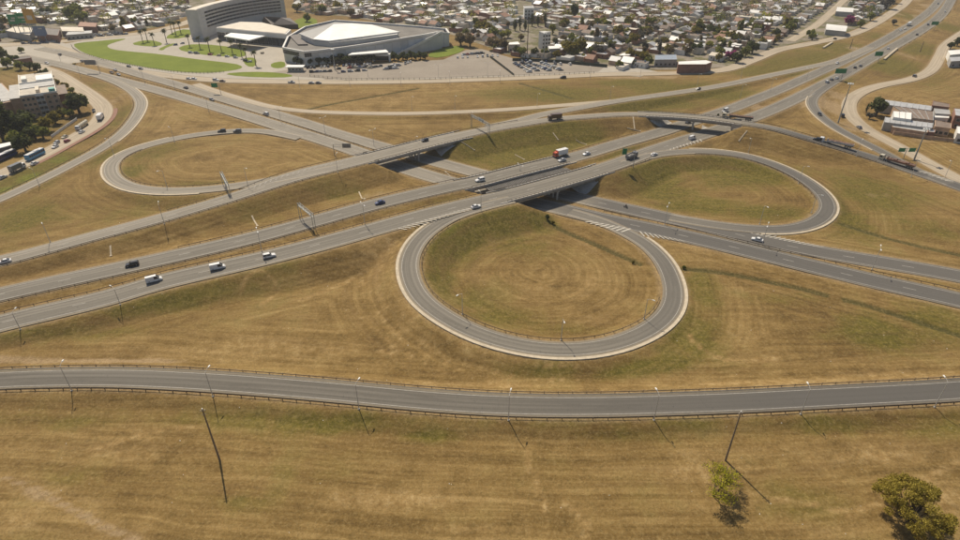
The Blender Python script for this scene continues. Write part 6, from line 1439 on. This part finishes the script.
for a in [('B1',154.5,280,1,'van','white','white van with short bonnet, left of two on the near carriageway'),('B1',218,267.5,1,'van','white','larger white van ahead of another on the near carriageway'),('B1',269.5,256,1,'suv','white','white car left of the near loop, on the near carriageway'),('B1',476,206.5,1,'sedan','white','white car passing above the near loop ramp exit'),
    ('B1',631.5,157,1,'tipper','grey','tipper truck below the green sign on the near carriageway','grey'),('B1',654,154.3,1,'sedan','white','white car right behind the tipper truck at the ramp hatching'),('B1',692,138,1,'van','white','white van just before the curved ramp bridge'),('B1',827,81.5,1,'suv','white','white car where the right slip road leaves the highway'),('B1',831.5,79,1,'sedan','grey','grey car beside the white car at the right slip road'),('B1',836.5,77.5,1,'sedan','white','white car rightmost of three by the right slip road'),('B1',855,67,1,'hatch','black','black car left of two beneath the upper green sign'),('B1',860.5,65.3,1,'hatch','grey','grey car right of two beneath the upper green sign'),('B1',888,48,1,'sedan','white','white car by the far shoulder fence of the highway'),('B1',917,34,1,'hatch','black','small black car far up the right carriageway'),('B1',928,24,1,'suv','grey','grey car by the farthest green sign'),('B1',945,11,1,'sedan','white','white car nearly at the top of the highway, right carriageway'),
    ('B2',132.5,264.5,-1,'suv','black','black car on the far carriageway at the left'),('B2',380,202.5,-1,'sedan','blue','dark blue car on the far carriageway beside the median'),('B2',480,180,-1,'suv','white','white car on the far bridge approach'),('B2',560,155,-1,'box_truck','orange','truck with orange cab and white box on the far carriageway'),('B2',562,160,-1,'sedan','silver','silver car beside the orange-cab truck'),('B2',586.5,153.5,-1,'sedan','white','white car following the orange-cab truck'),('B2',688,121.8,-1,'suv','black','dark car in the shade under the curved ramp bridge'),('B2',725,110.5,-1,'van','white','white van just beyond the curved ramp bridge'),('B2',837,62.5,-1,'sedan','white','white car on the far carriageway by the slip road joint'),('B2',900.5,29.5,-1,'sedan','white','white car foremost in a pair far up the far carriageway'),('B2',904.8,28.2,-1,'hatch','white','white car second in the pair far up the far carriageway'),('B2',908.5,24.5,-1,'box_truck','white','white box truck behind the pair of far white cars'),('B2',938,3,-1,'hatch','grey','grey car at the top of the far carriageway'),
    ('D',5,261.5,-1,'sedan','white','white car at the left end of the collector road'),('D',425,140,-1,'hatch','black','dark car crossing the collector road bridge'),('D',554.5,118.5,-1,'box_truck','brown','brown truck left of the curved ramp bridge','brown'),('D',737,118,-1,'semi','cream','long flatbed truck on the curved ramp bridge','black'),('D',835.5,144,-1,'semi','white','long flatbed truck with white cab on the descending ramp','silver'),('D',817,139,-1,'sedan','black','dark car ahead of the long white-cab truck'),('D',896,163,-1,'semi','cream','long truck with rusty red cargo on the descending ramp','rust'),
    ('DN',698,88.6,-1,'hatch','black','dark car on the field slip road'),('C2',757,239.5,-1,'sedan','white','white car on the lower highway below the right loop'),('C2',266,113.5,-1,'suv','white','white car on the lower highway left of the field'),('C2',186,87.3,-1,'sedan','black','black car on the lower highway below the lawn'),('C1',212,99.3,1,'hatch','grey','grey car beside the lower highway median'),('C2',115,69.3,-1,'sedan','white','white car below the lawn fence, right of the billboard back'),('C1',112,72,1,'hatch','brown','brown car beside the median by the billboard back'),('C1',118.7,73.8,1,'sedan','silver','silver car beside the median right of the billboard back'),('C2',82,60.3,-1,'sedan','grey','grey car left of the billboard back'),('C2',60,54,-1,'hatch','black','black car at the junction left of the lawn'),('C2',74.5,63.5,-1,'hatch','yellow','yellow taxi near the junction'),('C1',47,62.5,1,'sedan','white','white car on the lower highway at the junction'),
    ('G',129,66,1,'hatch','black','black car on the boulevard under the lawn fence'),('G',141,68.3,1,'hatch','grey','grey car on the boulevard under the lawn fence'),('G',189,78,1,'sedan','white','white car, left of two, parked on the boulevard below the lawn'),('G',194.5,78.3,1,'hatch','white','white car, right of two, parked on the boulevard below the lawn'),('G',216,79.5,1,'suv','white','white car on the boulevard by the green sign'),('G',222.5,80.5,1,'sedan','brown','brown car on the boulevard by the green sign'),('G',291.5,81.7,1,'pickup','silver','silver pickup on the boulevard by the gatehouse'),('G',311.5,82.3,1,'sedan','silver','silver car, left of two, right of the gatehouse'),('G',318.5,82.3,1,'sedan','grey','grey car, right of two, right of the gatehouse'),('G',563,77,-1,'suv','black','black car on the boulevard below the fenced lot'),('G',835,38,1,'hatch','black','black car on the boulevard by the dusty street'),('G',688,71.3,1,'sedan','green','green car on the boulevard below the red warehouse'),
    ('L3',222,130.8,-1,'suv','black','black car, left of two, on the left loop'),('L3',237.5,130.8,-1,'suv','grey','dark grey car, right of two, on the left loop'),
    ('M',101,118,-1,'box_truck','blue','truck with white box on the bend of the left frontage road'),('M',94,110.5,1,'pickup','black','black pickup on the bend of the left frontage road'),('M',82.5,126.5,1,'tanker','white','white tanker truck on the left frontage road','cream'),('M',82,131.5,-1,'sedan','white','white car in front of the tanker truck'),('M',67.6,140.6,-1,'hatch','red','red car on the left frontage road'),('M',65,136.5,1,'sedan','cream','cream car opposite the red car'),('M',55.5,146.3,1,'sedan','white','white car in the middle of the left frontage road'),('M',57,142.3,1,'hatch','silver','silver car at the wall of the left frontage road'),('M',36,156,1,'bus','sky','blue and white bus on the left frontage road'),('M',35,163,-1,'sedan','white','white car in front of the blue bus'),('M',18.5,169,-1,'box_truck','white','white truck with grey box on the left frontage road','grey'),('M',3,177,-1,'sedan','silver','silver car at the left end of the frontage road'),('M',7,157,1,'bus','blue','dark blue bus parked at the left edge','white'),
    ('K',914.5,75.5,-1,'suv','grey','dark grey car on the right frontage road'),('K',842,115,-1,'suv','black','black car beside the bend of the right frontage road'),('K',859,127,-1,'sedan','grey','grey car on the right frontage road below the workshops'),('J',819.5,114,1,'hatch','black','black car on the right slip road')]: drive(*a)
# a motorcycle with its rider on the lower highway
def motorcycle(key, x, y, d):
    r = ROADS[key]; X, Y = at(x, y, 0); i = nearest(key, X, Y); tt = r.t[i]*d; Z = r.c[i,2]+r.lift+.01; rz = math.atan2(tt[1], tt[0])
    t = thing('motorcycle', 'dark motorcycle on the lower highway right of the near bridge', 'motorcycle', (X,Y,Z), rz, None)
    for xx in (-.68,.68):
        o = MB().tube((xx,-.06,.31), (xx,.06,.31), .31, .31, 14).build('wheel', 'tyre', t); MB().tube((xx,-.07,.31), (xx,.07,.31), .18, .18, 10).build('rim', 'galv', o)
    m = MB(); m.box((.02,0,.32), (.75,.26,.36)); m.tube((.25,0,.85), (-.25,0,.82), .17, .14, 8); m.bar((.68,0,.35), (.48,0,.98), .1, .1); m.build('body', 'car_black', t)
    MB().box((-.42,0,.78), (.62,.26,.1)).build('seat', 'tyre', t); MB().bar((.42,-.36,1.02), (.42,.36,1.02), .05, .05).build('handlebar', 'galv', t); MB().tube((.6,0,.88), (.7,0,.88), .1, .1, 8).build('headlight', 'lamp_glass', t)
    p = thing('person', 'person in dark clothing riding the motorcycle', 'person', (X,Y,Z), rz)
    J = [((-.35,0,.92),.17),((-.3,0,1.15),.16),((-.2,0,1.42),.17),((-.14,0,1.56),.07),((-.08,0,1.72),.125)]
    E = [(0,1),(1,2),(2,3),(3,4)]
    for s in (-1,1):
        k = len(J); J += [((-.18,s*.2,1.42),.075),((.08,s*.3,1.18),.055),((.36,s*.3,1.07),.045),((-.3,s*.12,.88),.11),((.12,s*.22,.74),.085),((-.06,s*.2,.36),.06),((.08,s*.2,.28),.05)]; E += [(2,k),(k,k+1),(k+1,k+2),(0,k+3),(k+3,k+4),(k+4,k+5),(k+5,k+6)]
    me = bpy.data.meshes.new('body'); me.from_pydata([j[0] for j in J], E, []); b = bpy.data.objects.new('body', me); COL.objects.link(b); b.parent = p; b.modifiers.new('skin', 'SKIN')
    for v, j in zip(me.skin_vertices[0].data, J): v.radius = (j[1], j[1]); 
    me.skin_vertices[0].data[0].use_root = True; me.materials.append(MATS['tyre'])
    sb = b.modifiers.new('sub', 'SUBSURF'); sb.levels = 1; sb.render_levels = 1
    MB().tube((-.1,0,1.63), (-.06,0,1.88), .15, .11, 10).build('helmet', 'car_red', p)
motorcycle('C2', 625.5, 207.5, -1)
# parked cars: rows on the two lots, the market, the forecourt
def parked(rows, where):
    g = random.Random(len(where)); cols = ['white']*4+['silver']*4+['grey']*3+['black']*2+['blue','red','cream']; n = 0
    for ri, (x0, y0, x1, y1, k, ang) in enumerate(rows):
        for j in range(k):
            if g.random() < .14: continue
            f = (j+.5)/k; X, Y = at(x0+(x1-x0)*f, y0+(y1-y0)*f, .05); c = g.choice(cols); kd = g.choice(['sedan','hatch','hatch','suv'])
            vehicle(kd, c, X, Y, .06, R(ang)+g.choice([0,math.pi])+g.uniform(-.05,.05), f'{c} parked car, {ordinal(j+1)} place in the {ordinal(ri+1)} row {where}', f'parked cars {where}')
parked([(514,63.2,530,72.8,9,8),(521,62.6,538,71.5,9,8),(528,62.4,550,71.2,9,8),(541,63,562,71,8,8),(553,64.4,577,64.8,5,100),(520,61.4,556,62.6,9,95)], 'on the fenced lot')
parked([(333,66.5,372,64.3,13,95),(336,69.5,374,67.0,7,10),(340,72.5,368,70.5,4,10),(368,68.6,382,66.2,4,15),(388,67.6,400,65.4,6,15),(388,65.5,398,64.2,4,95),(404,64.6,412,61.8,3,95),(306,68.3,330,66.8,7,95),(348,68.6,366,67.5,5,12),(384,69.6,398,68.4,4,12),(310,72.5,332,71.5,5,12)], 'in front of the arena')
parked([(206,54.5,240,58.5,4,-5),(188,53,200,54,2,-5),(243,60.8,252,62.5,2,-5),(262,50,263,57,1,75),(172,46,186,43,2,25)], 'on the hotel lanes')
parked([(455,58,500,56,9,95),(458,55.5,484,53.5,7,10)], 'on the paved lane behind the arena')
parked([(66,39,130,34.2,22,12),(40,40.5,64,38.7,8,12),(30,39.8,60,36.8,9,12),(70,37.2,120,33.5,16,12),(22,44,56,42,7,12)], 'along the market avenue')
# ---------------------------------------------------------------- signs, gantries, billboards, pylons
worn('sign_green', (.015,.21,.075), .5, .12, .5); worn('sign_back', (.19,.20,.20), .6, .15, .5); worn('sign_yellow', (.50,.27,.035), .6, .15, .4); worn('sign_blue', (.14,.19,.29), .6, .15, .4); worn('truss', (.34,.35,.33), .5, .2, 1.5, .3)
def ground_pt(x, y): return Vector(ground(x, y))
def legs_of(t, inv, pts, z, r=.16):
    for p in pts: put('leg', MB().tube((p.x,p.y,p.z-.4), (p.x,p.y,p.z+z), r*1.15, r, 8), 'truss', t, inv)
def gantry(base0, base1, h, label, panels=(), w=.9):
    a, b = ground_pt(*base0), ground_pt(*base1); zt = max(a.z, b.z)+h; t = thing('sign_gantry', label, 'sign gantry', tuple(a)); inv = Matrix.Translation(-a)
    d = (b-a); d.z = 0; L = d.length; d.normalize(); s = Vector((d.y,-d.x,0))
    for p in (a, b):
        for q in (-1, 1): put('leg', MB().tube(tuple(p+s*q*w/2-Vector((0,0,.4))), (p.x+s.x*q*w/2,p.y+s.y*q*w/2,zt+.5), .13, .11, 8), 'truss', t, inv)
    A = Vector((a.x,a.y,zt)); mb = MB(); n = max(4, int(L/1.4))
    for q in (-1,1):
        for z in (-.5,.5): mb.tube(tuple(A+s*q*w/2+Vector((0,0,z))), tuple(A+d*L+s*q*w/2+Vector((0,0,z))), .08, .08, 6)
        for k in range(n):
            p0, p1 = A+d*L*k/n+s*q*w/2, A+d*L*(k+1)/n+s*q*w/2; mb.tube(tuple(p0+Vector((0,0,-.5 if k % 2 else .5))), tuple(p1+Vector((0,0,.5 if k % 2 else -.5))), .05, .05, 5, False)
    for z in (-.5,.5):
        for k in range(n): p0, p1 = A+d*L*k/n, A+d*L*(k+1)/n; mb.tube(tuple(p0-s*w/2*(1 if k % 2 else -1)+Vector((0,0,z))), tuple(p1+s*w/2*(1 if k % 2 else -1)+Vector((0,0,z))), .05, .05, 5, False)
    put('truss', mb, 'truss', t, inv); put('catwalk', MB().bar(tuple(A-Vector((0,0,.62))), tuple(A+d*L-Vector((0,0,.62))), .4, .06), 'truss', t, inv)
    for f, ww, hh, mat, sd in panels:
        c = A+d*L*f+s*sd*(w/2+.15); put('sign_panel', MB().bar(tuple(c-d*ww/2), tuple(c+d*ww/2), .1, hh), mat, t, inv)
gantry((301,219),(315,231), 7.0, 'bare steel truss gantry across the far carriageway at the left')
gantry((471.5,128.5),(489,136.5), 6.6, 'steel truss gantry with a grey sign back over the collector road', [(.5,6,1.6,'sign_back',-1)])
gantry((224,184.5),(230,196), 5.4, 'narrow steel truss gantry across the collector road at the left')
def cantilever(base, h, arm, panels, label, name='road_sign', twin=False):
    """post with an arm; panels (offset, width, height, material)"""
    p = ground_pt(*base); t = thing(name, label, 'road sign', tuple(p)); inv = Matrix.Identity(4)
    put('post', MB().tube((0,0,-.4), (0,0,h), .2, .14, 8), 'truss', t, inv); a0, a1 = arm
    put('arm', MB().tube((a0,0,h-.3), (a1,0,h-.3), .1, .1, 6).tube((a0,0,h-1.5), (a1,0,h-1.5), .08, .08, 6), 'truss', t, inv)
    for off, w, hh, mat in panels:
        o = put('sign_panel', MB().box((off,-.2,h-.9-hh/2), (w,.1,hh)), mat, t, inv)
        if mat == 'sign_green':
            m = MB(); b = .09
            for x, z, ww, h2 in ((off,h-.9-hh/2+.06,w-.2,b),(off,h-.9+hh/2-.06-b,w-.2,b),(off-w/2+.12,h-.9-hh/2+.06,b,hh-.12),(off+w/2-.12,h-.9-hh/2+.06,b,hh-.12)): m.box((x,-.258,z), (ww,.01,h2))
            m.build('border', 'paint_white', o)
    return t
cantilever((633,168), 9.4, (-6.4,.3), [(-5.2,2.3,3.2,'sign_green')], 'green road sign on a post above the tipper truck')
cantilever((334.5,155.5), 6.5, (-.2,9), [(7.2,4.6,2.4,'sign_back')], 'grey back of a road sign on a cantilever over the lower highway')
cantilever((841,80), 7.5, (-5,.3), [(-2.2,8.4,3.6,'sign_green')], 'broad green road sign on the highway median, nearest one')
cantilever((878,62), 7.5, (-4,.3), [(-1.5,6.6,3.6,'sign_green')], 'green road sign on the highway median, middle one')
cantilever((934,30), 7.5, (-4,.3), [(-1.5,7.4,3.4,'sign_green')], 'green road sign over the highway, farthest one')
cantilever((221,94), 7.0, (-5,.3), [(-3.2,4.4,3.0,'sign_green')], 'green road sign beside the lower highway below the lawn')
cantilever((903.5,158), 5.5, (-3.6,3.6), [(-2.6,3.6,2.2,'sign_green'),(2.9,3.6,2.2,'sign_green')], 'pair of green signs on one post at the right ramp')
cantilever((100,73), 9.0, (-9,.3), [(-5,9.0,3.6,'sign_back')], 'wide grey sign back on a post in the lower highway median')
def billboard(base, h, w, hh, mat, label, marks, lean=0):
    X, Y = at(*base, 0); t = thing('billboard', label, 'billboard', (X,Y,0), R(lean)); inv = Matrix.Identity(4)
    for x in (-w*.25, w*.25): put('post', MB().tube((x,.5,-.4), (x,.5,h+hh*.6), .35, .3, 8), 'truss', t, inv)
    o = put('panel', MB().box((0,0,h), (w,.4,hh)), mat, t, inv); m = MB()
    for k in range(5): m.bar((-w/2+w*k/4,.3,h), (-w/2+w*k/4,.3,h+hh), .15, .15)
    put('frame', m, 'truss', t, inv); mk = MB()
    for x, z, ww, h2 in marks: mk.box((x*w,-.215,h+z*hh), (ww*w,.02,h2*hh))
    if marks: mk.build('print', 'paint_white', o)
billboard((20,38.5), 13, 9, 9, 'sign_green', 'green billboard on posts above the market, left one', [(-.05,.3,.5,.16),(.1,.55,.4,.14)])
billboard((29.5,37.5), 13.5, 11.5, 9, 'sign_green', 'green billboard on posts above the market, right one', [(-.05,.45,.6,.2),(.1,.2,.4,.08)])
billboard((38,40), 15, 10, 13, 'sign_yellow', 'yellow billboard towering above the market', [(0,.25,.5,.3)])
billboard((43.5,41.5), 5, 12, 9, 'sign_blue', 'grey-blue billboard below the yellow one', [(.1,.7,.3,.1)])
# high masts
def high_mast(base, h, label, mat='truss', head=True):
    p = ground_pt(*base); t = thing('light_mast', label, 'light mast', tuple(p)); inv = Matrix.Identity(4)
    put('pole', MB().tube((0,0,-.5), (0,0,h), .45, .2, 10), mat, t, inv)
    if head:
        put('head_ring', MB().tube((0,0,h-.2), (0,0,h+.1), 1.1, 1.1, 12), 'truss', t, inv)
        for k in range(6): a = k*math.pi/3; put('floodlight', MB().box((math.cos(a)*1.3,math.sin(a)*1.3,h-.4), (.7,.7,.5), a), 'lamp_head', t, inv)
high_mast((527,57.5), 36, 'tall brown mast at the corner of the fenced lot', 'rust_rail', False); high_mast((543.5,60.5), 22, 'light mast on the fenced lot, right of the brown mast')
high_mast((335,70), 16, 'white-headed light mast among the parked cars before the arena')
high_mast((838,123), 24, 'tall green-grey light mast between right slip road and frontage road'); high_mast((914,160), 17, 'light mast beside the pair of green signs')
# far power poles on the highway shoulder
for x, y, l in [(850,48.5,'left'),(920,52,'right')]: high_mast((x,y), 9, f'thin pole on the grass by the upper highway, {l} one', 'wood_pole', False)
# low concrete wall pieces by the highway uphill
for a, b, l in [((884,60),(897,49),'pale concrete channel wall on the near side of the upper highway'),((823,48.5),(832,43),'pale concrete channel wall on the far side of the upper highway')]:
    p, q = ground_pt(*a), ground_pt(*b); t = thing('channel_wall', l, 'wall', tuple(p)); d = q-p; n = 8
    for k in range(n): put('wall_panel', MB().bar(tuple(d*(k+.02)/n+Vector((0,0,.5))), tuple(d*(k+.98)/n+Vector((0,0,.5))), 1.6, 1.2), 'kerb', t)
# litter on the grass: small pale scraps
def litter():
    g = random.Random(3); mb = MB()
    for _ in range(130):
        x, y = g.uniform(0,960), g.uniform(200,540); X, Y = at(x,y,0)
        if RD[min(ny-1,int(np.searchsorted(GY,Y))), min(nx-1,int(np.searchsorted(GX,X)))] < 1: continue
        z = gz(X,Y); s = g.uniform(.06,.22); mb.box((X,Y,z-.02), (s,s*g.uniform(.5,1.4),.06+s*.3), g.uniform(0,3), .7)
    tag(mb.build('litter', 'lamp_head'), 'pale scraps of litter scattered over the grass', kind='stuff')
litter()

# ---------------------------------------------------------------- thin air haze: one closed box round the camera and the whole scene
def haze():
    m = bpy.data.materials.new('haze'); m.use_nodes = True; n = m.node_tree.nodes; n.clear()
    o = n.new('ShaderNodeOutputMaterial'); v = n.new('ShaderNodeVolumePrincipled'); v.inputs['Color'].default_value = (.92,.93,.95,1); v.inputs['Density'].default_value = HAZE; v.inputs['Anisotropy'].default_value = .2
    m.node_tree.links.new(v.outputs[0], o.inputs['Volume']); MATS['haze'] = m
    x, y0, y1 = 3300, -2200, 3600
    mb = MB().prism([(-x,y0),(x,y0),(x,y1),(-x,y1)], -4.0, 126.0); tag(mb.build('haze', 'haze'), 'thin pale air haze', kind='stuff')
HAZE = .00010
haze()
